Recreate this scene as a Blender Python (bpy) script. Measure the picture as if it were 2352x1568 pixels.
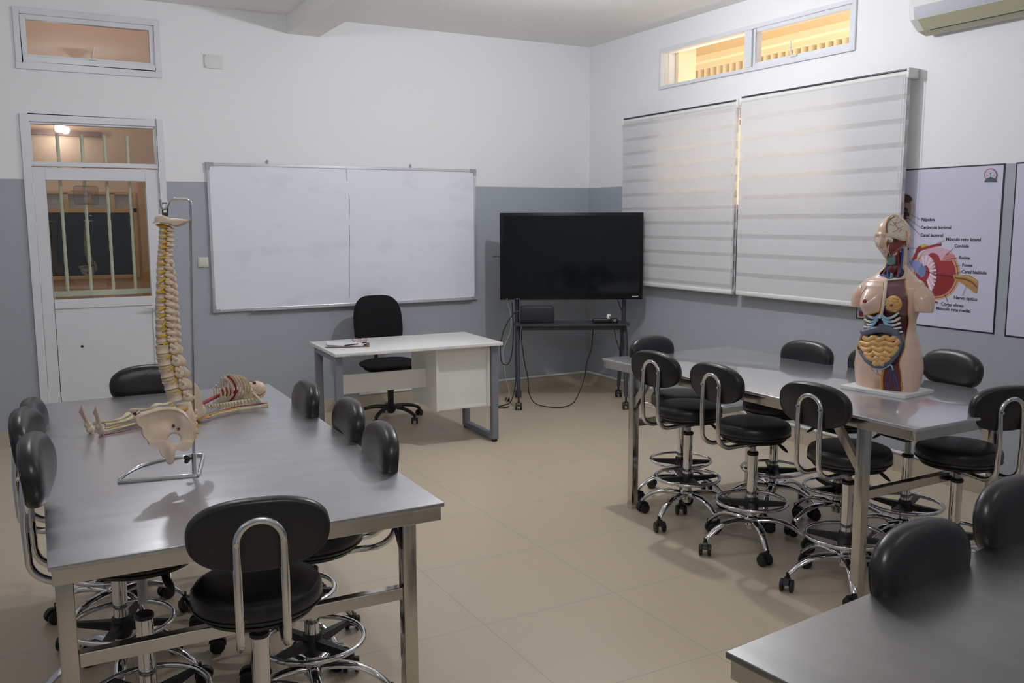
import bpy, bmesh, math, random
from mathutils import Vector, Matrix
random.seed(7)
PI = math.pi
scene = bpy.context.scene
for o in list(bpy.data.objects): bpy.data.objects.remove(o)
COL = scene.collection

# ------------------------------------------------------------------ camera
W, H = 2352, 1568
CAM = Vector((-5.071, -7.591, 1.668)); YAW, PITCH, ROLL, FPX = 0.504, 0.134, -0.004, 2067.2
fwd = Vector((math.sin(YAW)*math.cos(PITCH), math.cos(YAW)*math.cos(PITCH), -math.sin(PITCH)))
rt = Vector((math.cos(YAW), -math.sin(YAW), 0)); up = rt.cross(fwd)
rt, up = rt*math.cos(ROLL)+up*math.sin(ROLL), up*math.cos(ROLL)-rt*math.sin(ROLL)
cd = bpy.data.cameras.new('camera'); cam = bpy.data.objects.new('camera', cd); COL.objects.link(cam)
cd.sensor_width = 36.0; cd.lens = FPX/W*36.0; cd.clip_start = 0.05; cd.clip_end = 100
m = Matrix.Identity(4)
for i in range(3): m[i][0] = rt[i]; m[i][1] = up[i]; m[i][2] = -fwd[i]; m[i][3] = CAM[i]
cam.matrix_world = m
scene.camera = cam
def on_x(u, v, x=0.0):      # where the wall plane at x carries the photo's point (u, v)
    d = fwd + rt*((u-W/2)/FPX) + up*((H/2-v)/FPX); p = CAM + d*((x-CAM.x)/d.x); return p.y, p.z

# ------------------------------------------------------------------ light
scene.view_settings.view_transform = 'Standard'; scene.view_settings.look = 'None'
scene.view_settings.exposure = 0.0; scene.view_settings.gamma = 1.0; scene.view_settings.use_curve_mapping = False
wd = bpy.data.worlds.new('world'); scene.world = wd; wd.use_nodes = True
bg = wd.node_tree.nodes['Background']; bg.inputs[0].default_value = (0.75, 0.85, 1.0, 1); bg.inputs[1].default_value = 0.6
LAMP_W = 85.0
LAMPS = [(-1.75, -2.72), (-4.4, -2.45), (-4.3, -6.9), (-1.5, -6.9)]
LAMP_K = [0.86, 0.26, 0.50, 0.07]
def lamp(name, kind, loc, energy, color, size=0.05, rot=(0, 0, 0), sy=None):
    l = bpy.data.lights.new(name, kind); l.energy = energy; l.color = color
    if kind == 'POINT': l.shadow_soft_size = size
    if kind == 'AREA':
        l.size = size
        if sy: l.shape = 'RECTANGLE'; l.size_y = sy
    o = bpy.data.objects.new(name, l); o.location = loc; o.rotation_euler = rot; COL.objects.link(o); return o
# sunlight bouncing up from the ground of the covered passage outside the right wall
lamp('passage_daylight', 'AREA', (1.3, -2.2, 0.25), 230, (1.0, 0.90, 0.72), 1.8, (PI, 0, 0), 6.5)

# ------------------------------------------------------------------ materials
MATS = {}
def mat(name, col, rough=0.5, metal=0.0, coat=0.0, noise=0.0, nscale=8.0, bump=0.0, bscale=60.0, emit=0.0, spec=0.5, trans=0.0, col2=None, stretch=(1, 1, 1), rnoise=0.0, sheen=0.0):
    if name in MATS: return MATS[name]
    m = bpy.data.materials.new(name); m.use_nodes = True; nt = m.node_tree; b = nt.nodes['Principled BSDF']
    b.inputs['Base Color'].default_value = (*col, 1); b.inputs['Roughness'].default_value = rough
    b.inputs['Metallic'].default_value = metal; b.inputs['Coat Weight'].default_value = coat; b.inputs['Coat Roughness'].default_value = 0.06
    b.inputs['Specular IOR Level'].default_value = spec; b.inputs['Transmission Weight'].default_value = trans
    b.inputs['Sheen Weight'].default_value = sheen
    if emit: b.inputs['Emission Color'].default_value = (*col, 1); b.inputs['Emission Strength'].default_value = emit
    tc = nt.nodes.new('ShaderNodeTexCoord'); mp = nt.nodes.new('ShaderNodeMapping'); mp.inputs['Scale'].default_value = stretch
    nt.links.new(tc.outputs['Object'], mp.inputs[0])
    if noise or col2 or rnoise:
        n = nt.nodes.new('ShaderNodeTexNoise'); n.inputs['Scale'].default_value = nscale; n.inputs['Detail'].default_value = 5
        nt.links.new(mp.outputs[0], n.inputs['Vector'])
        mx = nt.nodes.new('ShaderNodeMix'); mx.data_type = 'RGBA'
        c2 = col2 if col2 else tuple(max(0, c*(1-noise)) for c in col)
        mx.inputs[6].default_value = (*col, 1); mx.inputs[7].default_value = (*c2, 1)
        rp = nt.nodes.new('ShaderNodeMapRange'); rp.inputs[1].default_value = 0.35; rp.inputs[2].default_value = 0.65
        nt.links.new(n.outputs['Fac'], rp.inputs[0]); nt.links.new(rp.outputs[0], mx.inputs[0]); nt.links.new(mx.outputs[2], b.inputs['Base Color'])
        if rnoise:
            rr = nt.nodes.new('ShaderNodeMapRange'); rr.inputs[1].default_value = 0.3; rr.inputs[2].default_value = 0.7
            rr.inputs[3].default_value = rough-rnoise; rr.inputs[4].default_value = rough+rnoise
            nt.links.new(n.outputs['Fac'], rr.inputs[0]); nt.links.new(rr.outputs[0], b.inputs['Roughness'])
    if bump:
        n2 = nt.nodes.new('ShaderNodeTexNoise'); n2.inputs['Scale'].default_value = bscale; n2.inputs['Detail'].default_value = 3
        nt.links.new(mp.outputs[0], n2.inputs['Vector'])
        bp = nt.nodes.new('ShaderNodeBump'); bp.inputs['Strength'].default_value = bump; bp.inputs['Distance'].default_value = 0.01
        nt.links.new(n2.outputs['Fac'], bp.inputs['Height']); nt.links.new(bp.outputs[0], b.inputs['Normal'])
    MATS[name] = m; return m
def glass_mat(name, tint, refl=1.0):
    m = bpy.data.materials.new(name); m.use_nodes = True; nt = m.node_tree; nt.nodes.clear()
    out = nt.nodes.new('ShaderNodeOutputMaterial'); t = nt.nodes.new('ShaderNodeBsdfTransparent'); t.inputs[0].default_value = (*tint, 1)
    g = nt.nodes.new('ShaderNodeBsdfGlossy'); g.inputs['Roughness'].default_value = 0.01
    L = nt.links.new; ge = nt.nodes.new('ShaderNodeNewGeometry'); dp = nt.nodes.new('ShaderNodeVectorMath'); dp.operation = 'DOT_PRODUCT'
    L(ge.outputs['Normal'], dp.inputs[0]); L(ge.outputs['Incoming'], dp.inputs[1])
    def mth(op, x, y=None):
        n = nt.nodes.new('ShaderNodeMath'); n.operation = op
        for i, q in enumerate((x, y)):
            if q is None: continue
            if isinstance(q, (int, float)): n.inputs[i].default_value = q
            else: L(q, n.inputs[i])
        return n.outputs[0]
    c = mth('ABSOLUTE', dp.outputs['Value']); f5 = mth('POWER', mth('SUBTRACT', 1.0, c), 5.0)
    F = mth('MULTIPLY', mth('ADD', mth('MULTIPLY', f5, 0.96), 0.04), refl)
    mx = nt.nodes.new('ShaderNodeMixShader'); L(F, mx.inputs[0]); L(t.outputs[0], mx.inputs[1]); L(g.outputs[0], mx.inputs[2]); L(mx.outputs[0], out.inputs[0])
    return m
def cloth_mat(name, col, transp, transl, front_bands=None):
    # zebra-blind fabric: closed bands and sheer bands alternate with height; front_bands = (period, phase, closed share)
    m = bpy.data.materials.new(name); m.use_nodes = True; nt = m.node_tree; nt.nodes.clear(); L = nt.links.new
    out = nt.nodes.new('ShaderNodeOutputMaterial')
    d = nt.nodes.new('ShaderNodeBsdfDiffuse'); d.inputs[0].default_value = (*col, 1)
    tl = nt.nodes.new('ShaderNodeBsdfTranslucent'); tl.inputs[0].default_value = (0.95, 0.93, 0.90, 1)
    m1 = nt.nodes.new('ShaderNodeMixShader'); m1.inputs[0].default_value = transl; L(d.outputs[0], m1.inputs[1]); L(tl.outputs[0], m1.inputs[2])
    tr = nt.nodes.new('ShaderNodeBsdfTransparent')
    m2 = nt.nodes.new('ShaderNodeMixShader'); m2.inputs[0].default_value = transp; L(m1.outputs[0], m2.inputs[1]); L(tr.outputs[0], m2.inputs[2])
    per, ph, share = front_bands
    tc = nt.nodes.new('ShaderNodeTexCoord'); sx = nt.nodes.new('ShaderNodeSeparateXYZ'); L(tc.outputs['Object'], sx.inputs[0])
    a = nt.nodes.new('ShaderNodeMath'); a.operation = 'ADD'; a.inputs[1].default_value = 100*per - ph; L(sx.outputs[2], a.inputs[0])
    b = nt.nodes.new('ShaderNodeMath'); b.operation = 'DIVIDE'; b.inputs[1].default_value = per; L(a.outputs[0], b.inputs[0])
    c = nt.nodes.new('ShaderNodeMath'); c.operation = 'FRACT'; L(b.outputs[0], c.inputs[0])
    e = nt.nodes.new('ShaderNodeMath'); e.operation = 'GREATER_THAN'; e.inputs[1].default_value = share; L(c.outputs[0], e.inputs[0])
    m3 = nt.nodes.new('ShaderNodeMixShader'); L(e.outputs[0], m3.inputs[0]); L(m1.outputs[0], m3.inputs[1]); L(m2.outputs[0], m3.inputs[2])
    L(m3.outputs[0], out.inputs[0]); return m
def paint_mat(name, lo, hi, zline, lo2=None):
    # two coats of wall paint meeting at a straight line zline above the floor
    m = mat(name, hi, 0.6, bump=0.04, bscale=90, noise=0.015, nscale=1.5); nt = m.node_tree; b = nt.nodes['Principled BSDF']; L = nt.links.new
    g = nt.nodes.new('ShaderNodeNewGeometry'); s = nt.nodes.new('ShaderNodeSeparateXYZ'); L(g.outputs['Position'], s.inputs[0])
    c = nt.nodes.new('ShaderNodeMath'); c.operation = 'GREATER_THAN'; c.inputs[1].default_value = zline; L(s.outputs[2], c.inputs[0])
    n = nt.nodes.new('ShaderNodeTexNoise'); n.inputs['Scale'].default_value = 1.3; n.inputs['Detail'].default_value = 4
    lm = nt.nodes.new('ShaderNodeMix'); lm.data_type = 'RGBA'; lm.inputs[6].default_value = (*lo, 1); lm.inputs[7].default_value = (*[x*0.93 for x in lo], 1); L(n.outputs[0], lm.inputs[0])
    mx = nt.nodes.new('ShaderNodeMix'); mx.data_type = 'RGBA'; L(c.outputs[0], mx.inputs[0]); L(lm.outputs[2], mx.inputs[6])
    mx.inputs[7].default_value = (*hi, 1); L(mx.outputs[2], b.inputs['Base Color'])
    rm = nt.nodes.new('ShaderNodeMapRange'); rm.inputs[3].default_value = 0.38; rm.inputs[4].default_value = 0.6; L(c.outputs[0], rm.inputs[0]); L(rm.outputs[0], b.inputs['Roughness'])
    return m
def tile_mat(name, col, joint, size, ox, oy, rough):
    m = mat(name, col, rough); nt = m.node_tree; b = nt.nodes['Principled BSDF']; L = nt.links.new
    g = nt.nodes.new('ShaderNodeNewGeometry'); s = nt.nodes.new('ShaderNodeSeparateXYZ'); L(g.outputs['Position'], s.inputs[0])
    def line(k, off):
        a = nt.nodes.new('ShaderNodeMath'); a.operation = 'ADD'; a.inputs[1].default_value = 40*size-off; L(s.outputs[k], a.inputs[0])
        d = nt.nodes.new('ShaderNodeMath'); d.operation = 'MODULO'; d.inputs[1].default_value = size; L(a.outputs[0], d.inputs[0])
        e = nt.nodes.new('ShaderNodeMath'); e.operation = 'LESS_THAN'; e.inputs[1].default_value = 0.003; L(d.outputs[0], e.inputs[0]); return e
    mxx = nt.nodes.new('ShaderNodeMath'); mxx.operation = 'MAXIMUM'; L(line(0, ox).outputs[0], mxx.inputs[0]); L(line(1, oy).outputs[0], mxx.inputs[1])
    n = nt.nodes.new('ShaderNodeTexNoise'); n.inputs['Scale'].default_value = 2.2; n.inputs['Detail'].default_value = 6
    lm = nt.nodes.new('ShaderNodeMix'); lm.data_type = 'RGBA'; lm.inputs[6].default_value = (*col, 1); lm.inputs[7].default_value = (*[x*0.9 for x in col], 1); L(n.outputs[0], lm.inputs[0])
    mx = nt.nodes.new('ShaderNodeMix'); mx.data_type = 'RGBA'; L(mxx.outputs[0], mx.inputs[0]); L(lm.outputs[2], mx.inputs[6]); mx.inputs[7].default_value = (*joint, 1)
    L(mx.outputs[2], b.inputs['Base Color']); return m
def srgb(r, g, b):
    f = lambda c: (c/255/12.92) if c/255 <= .04045 else ((c/255+.055)/1.055)**2.4
    return (f(r), f(g), f(b))

M_WALL = paint_mat('two_tone_wall_paint', srgb(170, 177, 186), srgb(240, 240, 243), 1.98)
M_CEIL = mat('ceiling_paint', srgb(244, 243, 240), 0.8, noise=0.02, nscale=2)
M_FLOOR = tile_mat('floor_tiles', srgb(208, 192, 168), srgb(172, 160, 142), 0.66, -3.46, -3.76, 0.32)
M_SKIRT = tile_mat('skirting_tiles', srgb(196, 184, 166), srgb(150, 142, 128), 0.40, -0.1, -0.1, 0.35)
M_ALU = mat('white_aluminium', srgb(226, 228, 234), 0.35, noise=0.02)
M_WHITE = mat('white_plastic', srgb(228, 228, 226), 0.4)
M_STEEL = mat('brushed_steel_sheet', (0.54, 0.54, 0.57), 0.34, 1.0, rnoise=0.05, nscale=2.0, stretch=(1, 6, 1), noise=0.04)
M_STEEL2 = mat('film_covered_steel', (0.50, 0.50, 0.53), 0.30, 0.45, coat=1.0, rnoise=0.03, nscale=2.0, bump=0.05, bscale=2.2, noise=0.04)
M_STEEL3 = mat('dark_reflection_steel', (0.27, 0.265, 0.265), 0.36, 1.0, rnoise=0.05, nscale=2.0, stretch=(1, 6, 1), noise=0.06)  # same steel as the other tables, its dim reflection painted in as darker colour
M_STEELT = mat('steel_tube', (0.58, 0.56, 0.53), 0.16, 1.0, bump=0.02, bscale=12)
M_CHROME = mat('chrome', (0.72, 0.72, 0.73), 0.07, 1.0)
M_LEATHER = mat('black_vinyl', (0.012, 0.012, 0.014), 0.33, bump=0.04, bscale=220, spec=0.5)
M_BLACK = mat('black_plastic', (0.012, 0.012, 0.013), 0.42)
M_FABRIC = mat('black_woven_fabric', (0.012, 0.012, 0.014), 0.95, bump=0.3, bscale=500, spec=0.2)
M_BONE = mat('bone_plastic', srgb(216, 190, 168), 0.45, col2=srgb(228, 206, 180), nscale=14, bump=0.05, bscale=60)
M_BONE2 = mat('pale_bone_plastic', srgb(222, 208, 182), 0.45, col2=srgb(206, 186, 150), nscale=30)
M_DISC = mat('disc_plastic', srgb(206, 190, 150), 0.5)
M_NERVE = mat('yellow_nerve', srgb(222, 176, 34), 0.5)
M_RED = mat('artery_red', srgb(150, 30, 34), 0.4)
M_BLUE = mat('vein_blue', srgb(48, 84, 150), 0.35)
M_DARKRED = mat('dark_red_tissue', srgb(74, 22, 30), 0.35, coat=0.4)

# ------------------------------------------------------------------ mesh helpers
class MB:
    def __init__(s): s.v = []; s.f = []; s.mi = []; s.cur = 0
    def add(s, vs, fs):
        b = len(s.v); s.v += [tuple(x) for x in vs]; s.f += [tuple(i+b for i in f) for f in fs]; s.mi += [s.cur]*len(fs); return s
    def box(s, x0, x1, y0, y1, z0, z1, M=None):
        vs = [Vector((x, y, z)) for z in (z0, z1) for y in (y0, y1) for x in (x0, x1)]
        if M: vs = [M @ v for v in vs]
        return s.add(vs, [(0, 2, 3, 1), (4, 5, 7, 6), (0, 1, 5, 4), (2, 6, 7, 3), (0, 4, 6, 2), (1, 3, 7, 5)])
    def rbox(s, x0, x1, y0, y1, z0, z1, r, M=None, n=3):
        # box with rounded vertical-ish edges via corner profile in all directions
        cx, cy, cz = (x0+x1)/2, (y0+y1)/2, (z0+z1)/2; hx, hy, hz = (x1-x0)/2, (y1-y0)/2, (z1-z0)/2; r = min(r, hx, hy, hz)
        rings = []
        prof = [(-hz, -r)] + [(-hz+r-r*math.cos(a), -r+r*math.sin(a)) for a in [PI/2*(i+1)/n for i in range(n)]]
        prof += [(-p[0], p[1]) for p in reversed(prof)]
        vs = []; k = 4*(n+1)
        for z, o in prof:
            for q, (sx, sy) in enumerate(((1, 1), (-1, 1), (-1, -1), (1, -1))):
                for i in range(n+1):
                    a = PI/2*q+PI/2*i/n; rr = r+o
                    vs.append(Vector((cx+sx*(hx-r)+rr*math.cos(a), cy+sy*(hy-r)+rr*math.sin(a), cz+z)))
        if M: vs = [M @ v for v in vs]
        fs = [tuple(reversed(range(k))), tuple(range(k*(len(prof)-1), k*len(prof)))]
        for j in range(len(prof)-1):
            for i in range(k): fs.append((j*k+i, j*k+(i+1) % k, (j+1)*k+(i+1) % k, (j+1)*k+i))
        return s.add(vs, fs)
    def tube(s, pts, r, n=12, closed=False, flat=None, cap=True):
        # swept tube; r may be a number or list; flat = (ry, rz) factors for elliptical sections
        pts = [Vector(p) for p in pts]; N = len(pts); rs = r if isinstance(r, (list, tuple)) else [r]*N
        vs = []; prev = None
        for i, p in enumerate(pts):
            if closed: t = (pts[(i+1) % N]-pts[i-1]).normalized()
            else: t = (pts[min(i+1, N-1)]-pts[max(i-1, 0)]).normalized()
            if prev is None:
                a = Vector((0, 0, 1)) if abs(t.z) < 0.9 else Vector((1, 0, 0)); nrm = (a-t*a.dot(t)).normalized()
            else: nrm = (prev-t*prev.dot(t)).normalized()
            prev = nrm; bi = t.cross(nrm)
            fa, fb = flat if flat else (1, 1)
            for k in range(n):
                an = 2*PI*k/n; vs.append(p+nrm*(math.cos(an)*rs[i]*fa)+bi*(math.sin(an)*rs[i]*fb))
        fs = []
        for i in range(N if closed else N-1):
            j = (i+1) % N
            for k in range(n): fs.append((i*n+k, i*n+(k+1) % n, j*n+(k+1) % n, j*n+k))
        if not closed and cap: fs += [tuple(reversed(range(n))), tuple(range((N-1)*n, N*n))]
        return s.add(vs, fs)
    def cyl(s, p0, p1, r, n=20): return s.tube([p0, p1], r, n)
    def lathe(s, prof, c=(0, 0, 0), n=32, M=None):
        vs = []; P = len(prof)
        for r, z in prof:
            for k in range(n):
                a = 2*PI*k/n; v = Vector((c[0]+r*math.cos(a), c[1]+r*math.sin(a), c[2]+z)); vs.append(M @ v if M else v)
        fs = [(j*n+k, j*n+(k+1) % n, (j+1)*n+(k+1) % n, (j+1)*n+k) for j in range(P-1) for k in range(n)]
        fs += [tuple(reversed(range(n))), tuple(range((P-1)*n, P*n))]
        return s.add(vs, fs)
    def ell(s, c, r, n=16, m=10, M=None, e=1.0):
        prof = [(max(math.cos(a), 1e-4), math.sin(a)) for a in [-PI/2+PI*i/m for i in range(m+1)]]
        vs = []
        sg = lambda x: math.copysign(abs(x)**e, x)
        for pr, pz in prof:
            for k in range(n):
                a = 2*PI*k/n; v = Vector((c[0]+r[0]*sg(math.cos(a))*pr, c[1]+r[1]*sg(math.sin(a))*pr, c[2]+r[2]*pz)); vs.append(M @ v if M else v)
        fs = [(j*n+k, j*n+(k+1) % n, (j+1)*n+(k+1) % n, (j+1)*n+k) for j in range(m) for k in range(n)]
        return s.add(vs, fs)
    def torus(s, c, R, r, n=48, k=12, M=None):
        pts = [Vector((c[0]+R*math.cos(2*PI*i/n), c[1]+R*math.sin(2*PI*i/n), c[2])) for i in range(n)]
        if M: pts = [M @ p for p in pts]
        return s.tube(pts, r, k, closed=True)
    def prism(s, poly, f, d0, d1):
        # polygon (list of 2-D points) extruded; f(a, b, d) -> point
        n = len(poly); vs = [f(a, b, d0) for a, b in poly]+[f(a, b, d1) for a, b in poly]
        fs = [tuple(reversed(range(n))), tuple(range(n, 2*n))]+[(i, (i+1) % n, n+(i+1) % n, n+i) for i in range(n)]
        return s.add(vs, fs)
    def build(s, name, mats, parent=None, smooth=True, bevel=0, angle=35, loc=None, rot=None):
        me = bpy.data.meshes.new(name); me.from_pydata(s.v, [], s.f); me.update()
        mats = mats if isinstance(mats, (list, tuple)) else [mats]
        for m in mats: me.materials.append(m)
        if len(mats) > 1: me.polygons.foreach_set('material_index', s.mi)
        bm = bmesh.new(); bm.from_mesh(me)
        bmesh.ops.remove_doubles(bm, verts=bm.verts, dist=1e-6); bmesh.ops.recalc_face_normals(bm, faces=bm.faces)
        if smooth:
            for f in bm.faces: f.smooth = True
            for e in bm.edges:
                if len(e.link_faces) == 2 and e.calc_face_angle(0) > math.radians(angle): e.smooth = False
        bm.to_mesh(me); bm.free(); me.update()
        o = bpy.data.objects.new(name, me); COL.objects.link(o)
        if parent: o.parent = parent
        if loc: o.location = loc
        if rot: o.rotation_euler = rot
        if bevel:
            b = o.modifiers.new('bevel', 'BEVEL'); b.width = bevel; b.segments = 2; b.limit_method = 'ANGLE'; b.angle_limit = math.radians(40)
        return o
def spline(pts, n=6, closed=False):
    # Catmull-Rom resampling
    P = [Vector(p) for p in pts]; N = len(P); out = []
    for i in range(N if closed else N-1):
        p1, p2 = P[i], P[(i+1) % N]
        p0 = P[i-1] if (i > 0 or closed) else p1*2-p2; p3 = P[(i+2) % N] if (i+2 < N or closed) else p2*2-p1
        for k in range(n):
            t = k/n; out.append(0.5*((2*p1)+(-p0+p2)*t+(2*p0-5*p1+4*p2-p3)*t*t+(-p0+3*p1-3*p2+p3)*t**3))
    if not closed: out.append(P[-1])
    return out
def fillet(pts, r, n=6, closed=False):
    # polyline with rounded corners
    P = [Vector(p) for p in pts]; N = len(P); out = []
    for i in range(N):
        if not closed and i in (0, N-1): out.append(P[i]); continue
        a, b, c = P[i-1], P[i], P[(i+1) % N]; u = (a-b); v = (c-b); d = min(r, u.length*0.49, v.length*0.49); u.normalize(); v.normalize()
        A, C_ = b+u*d, b+v*d
        for k in range(n+1): t = k/n; out.append(A*(1-t)**2+b*2*t*(1-t)+C_*t*t)
    return out
def empty(name, label=None, cat=None, loc=(0, 0, 0), rz=0, group=None):
    o = bpy.data.objects.new(name, None); COL.objects.link(o); o.location = loc; o.rotation_euler = (0, 0, rz); o.empty_display_size = 0.05
    if label: tag(o, label, cat, group)
    return o
def tag(o, label, cat, group=None):
    o['label'] = label; o['category'] = cat
    if group: o['group'] = group
    return o
def struct(o, label=None):
    o['kind'] = 'structure'
    if label: o['label'] = label
    return o
def copy_tree(o, parent=None):
    c = o.copy(); COL.objects.link(c); c.parent = parent
    for ch in o.children: copy_tree(ch, c)
    return c
def text_mesh(name, body, size, loc, rot, m, parent=None, depth=0.0004, align='LEFT', mirror=False, bold=0.0):
    cu = bpy.data.curves.new(name, 'FONT'); cu.body = body; cu.size = size; cu.extrude = depth; cu.align_x = align; cu.offset = bold
    t = bpy.data.objects.new(name, cu); COL.objects.link(t)
    bpy.context.view_layer.update()
    me = bpy.data.meshes.new_from_object(t.evaluated_get(bpy.context.evaluated_depsgraph_get()))
    bpy.data.objects.remove(t); me.materials.clear(); me.materials.append(m)
    o = bpy.data.objects.new(name, me); COL.objects.link(o); o.location = loc; o.rotation_euler = rot
    if mirror: o.scale = (-1, 1, 1)
    if parent: o.parent = parent
    return o
def panel_with_holes(mb, f, a0, a1, b0, b1, holes, t0, t1):
    # wall of thickness t0..t1 with rectangular holes; f(a, b, t) -> point
    A = sorted({a0, a1, *[h[0] for h in holes], *[h[1] for h in holes]}); B = sorted({b0, b1, *[h[2] for h in holes], *[h[3] for h in holes]})
    solid = lambda i, j: 0 <= i < len(A)-1 and 0 <= j < len(B)-1 and not any(h[0] <= (A[i]+A[i+1])/2 <= h[1] and h[2] <= (B[j]+B[j+1])/2 <= h[3] for h in holes)
    for i in range(len(A)-1):
        for j in range(len(B)-1):
            if not solid(i, j): continue
            x0, x1, y0, y1 = A[i], A[i+1], B[j], B[j+1]
            mb.add([f(x0, y0, t0), f(x1, y0, t0), f(x1, y1, t0), f(x0, y1, t0)], [(0, 1, 2, 3)]); mb.add([f(x0, y0, t1), f(x1, y0, t1), f(x1, y1, t1), f(x0, y1, t1)], [(3, 2, 1, 0)])
            for (di, dj, p, q) in ((-1, 0, (x0, y0), (x0, y1)), (1, 0, (x1, y0), (x1, y1)), (0, -1, (x0, y0), (x1, y0)), (0, 1, (x0, y1), (x1, y1))):
                if not solid(i+di, j+dj): mb.add([f(*p, t0), f(*q, t0), f(*q, t1), f(*p, t1)], [(0, 1, 2, 3)])

# ================================================================== THE ROOM
CEIL = 3.335; XL, YF = -6.7, -9.6
T = 0.15
struct(MB().box(XL-T, T, YF-T, 3.0, -0.1, 0.0).build('floor', M_FLOOR, smooth=False))
struct(MB().box(XL-T, T, YF-T, T, CEIL, CEIL+0.15).build('ceiling', M_CEIL, smooth=False))
struct(MB().box(-2.98, -2.707, YF, -0.001, 3.19, CEIL+0.001).build('ceiling_beam', M_CEIL, smooth=False))
DX0, DX1, DZ = -4.966, -3.982, 2.45
fb = lambda a, b, t: Vector((a, t, b))
w = MB(); panel_with_holes(w, fb, XL-T, T, 0, CEIL, [(DX0+0.04, DX1-0.04, 0, DZ-0.04), (-4.94, -3.985, 2.80, 3.17)], 0.0, T)
struct(w.build('wall_back', M_WALL, smooth=False))
fr_ = lambda a, b, t: Vector((t, a, b))
w = MB(); panel_with_holes(w, fr_, YF, 0.0, 0, CEIL, [(-3.20, -1.12, 2.81, 3.115), (-3.22, -1.12, 1.74, 2.50)], 0.0, T)
struct(w.build('wall_right', M_WALL, smooth=False))
struct(MB().box(XL-T, XL, YF, 0, 0, CEIL).build('wall_left', M_WALL, smooth=False))
struct(MB().box(XL-T, T, YF-T, YF, 0, CEIL).build('wall_front', M_WALL, smooth=False))
# skirting tiles, then the white conduit that runs on top of them
sk = MB(); sk.box(XL, DX0, -0.012, -0.0005, 0, 0.118); sk.box(DX1, -0.012, -0.012, -0.0005, 0, 0.118)
struct(sk.build('baseboard_back', M_SKIRT, smooth=False))
struct(MB().box(-0.012, -0.0005, YF+.01, -0.001, 0, 0.118).build('baseboard_right', M_SKIRT, smooth=False))
cn = MB().tube(fillet([(-2.45, -0.013, 0.131), (-0.03, -0.013, 0.131), (-0.013, -0.03, 0.131), (-0.013, -6.5, 0.131)], 0.05), 0.0115, 10)
for y in (-1.0, -2.6, -4.2): cn.box(-0.028, -0.002, y-.012, y+.012, 0.118, 0.145)
tag(cn.build('cable_conduit', M_WHITE), 'thin white plastic conduit running along the top of the skirting tiles', 'conduit')

# ---- door with transom
d = empty('door_1', 'white aluminium door with barred glass upper half and a transom above'[:80], None, (0, 0, 0)); del d['category']; struct(d)
fm = MB()
for a in ((DX0, DX0+0.055, 0, DZ), (DX1-0.055, DX1, 0, DZ)): fm.box(a[0], a[1], -0.022, 0.07, a[2], a[3])
fm.box(DX0+0.055, DX1-0.055, -0.022, 0.07, DZ-0.055, DZ); fm.box(DX0+0.055, DX1-0.055, -0.012, 0.06, 2.075, 2.110)
fm.box(DX0+0.055, DX0+.07, -.006, .05, 2.11, DZ-.055); fm.box(DX1-.07, DX1-.055, -.006, .05, 2.11, DZ-.055); fm.box(DX0+.07, DX1-.07, -.006, .05, DZ-.07, DZ-.055)
fm.build('door_frame', M_ALU, d, smooth=False, bevel=0.004)
lf = MB(); LX0, LX1 = DX0+0.058, DX1-0.058
for a in ((LX0, -4.824, 0.02, 2.066), (-4.134, LX1, 0.02, 2.066), (-4.824, -4.134, 1.976, 2.066), (-4.824, -4.134, 1.015, 1.085), (-4.824, -4.134, 0.02, 0.12)): lf.box(a[0], a[1], -0.008, 0.035, a[2], a[3])
lf.box(-4.824, -4.134, 0.002, 0.028, 0.12, 1.015)
lf.build('door_leaf', M_ALU, d, smooth=False, bevel=0.003)
GLASS = glass_mat('door_glass', (0.93, 0.95, 0.93), 1.6); GLASS2 = glass_mat('window_glass', (0.95, 0.95, 0.95), 1.2)
MB().box(-4.824, -4.134, 0.012, 0.017, 1.085, 1.976).build('door_glass', GLASS, d, smooth=False)
MB().box(DX0+.07, DX1-.07, 0.02, 0.025, 2.11, DZ-.07).build('transom_glass', GLASS, d, smooth=False)
h = MB(); h.box(-4.10, -4.055, -0.02, -0.008, 0.90, 1.08); h.tube(fillet([(-4.078, -0.02, 1.0), (-4.078, -0.05, 1.0), (-4.19, -0.055, 1.0)], 0.015), 0.009, 10)
h.build('door_handle', M_WHITE, d)
for z in (0.35, 1.25, 1.62, 1.90):
    MB().cyl((LX0-0.004, -0.016, z-.045), (LX0-0.004, -0.016, z+.045), 0.008, 10).build('hinge', M_ALU, d)
MB().cyl((-4.655, 0.0, 0.72), (-4.655, 0.0022, 0.72), 0.010, 14).build('latch_hole', M_BLACK, d)
# sign stuck to the outside of the glass, so its writing reads backwards from in here
M_SIGN = mat('sign_backing', srgb(176, 160, 140), 0.5); M_INKR = mat('faded_red_ink', srgb(170, 84, 70), 0.6); M_INKD = mat('dark_ink', srgb(60, 58, 66), 0.6)
sg = tag(empty('door_sign'), 'small notice on the outside of the door glass, reading backwards', 'sign')
SX0, SX1, SZ0, SZ1 = -4.640, -4.470, 1.800, 1.938
s_ = MB()
outl = [(SX0+.012, SZ0), (SX1-.012, SZ0), (SX1, SZ0+.012), (SX1, SZ1-.012), (SX1-.012, SZ1), (SX0+.012, SZ1), (SX0, SZ1-.012), (SX0, SZ0+.012)]
s_.prism(outl, lambda a, b, t: Vector((a, t, b)), 0.0185, 0.0195); s_.build('sign_panel', glass_mat('clear_acrylic', (0.80, 0.76, 0.72), 1.0), sg, smooth=False)
s_ = MB(); s_.tube([(a, 0.018, b) for a, b in outl], 0.0012, 6, closed=True); s_.build('sign_border', M_INKD, sg)
text_mesh('sign_text', 'ATENDIMENTO VIRTUAL', 0.0165, (SX1-.008, 0.0180, SZ1-.045), (PI/2, 0, 0), M_INKR, sg, mirror=True, bold=0.0004)
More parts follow.
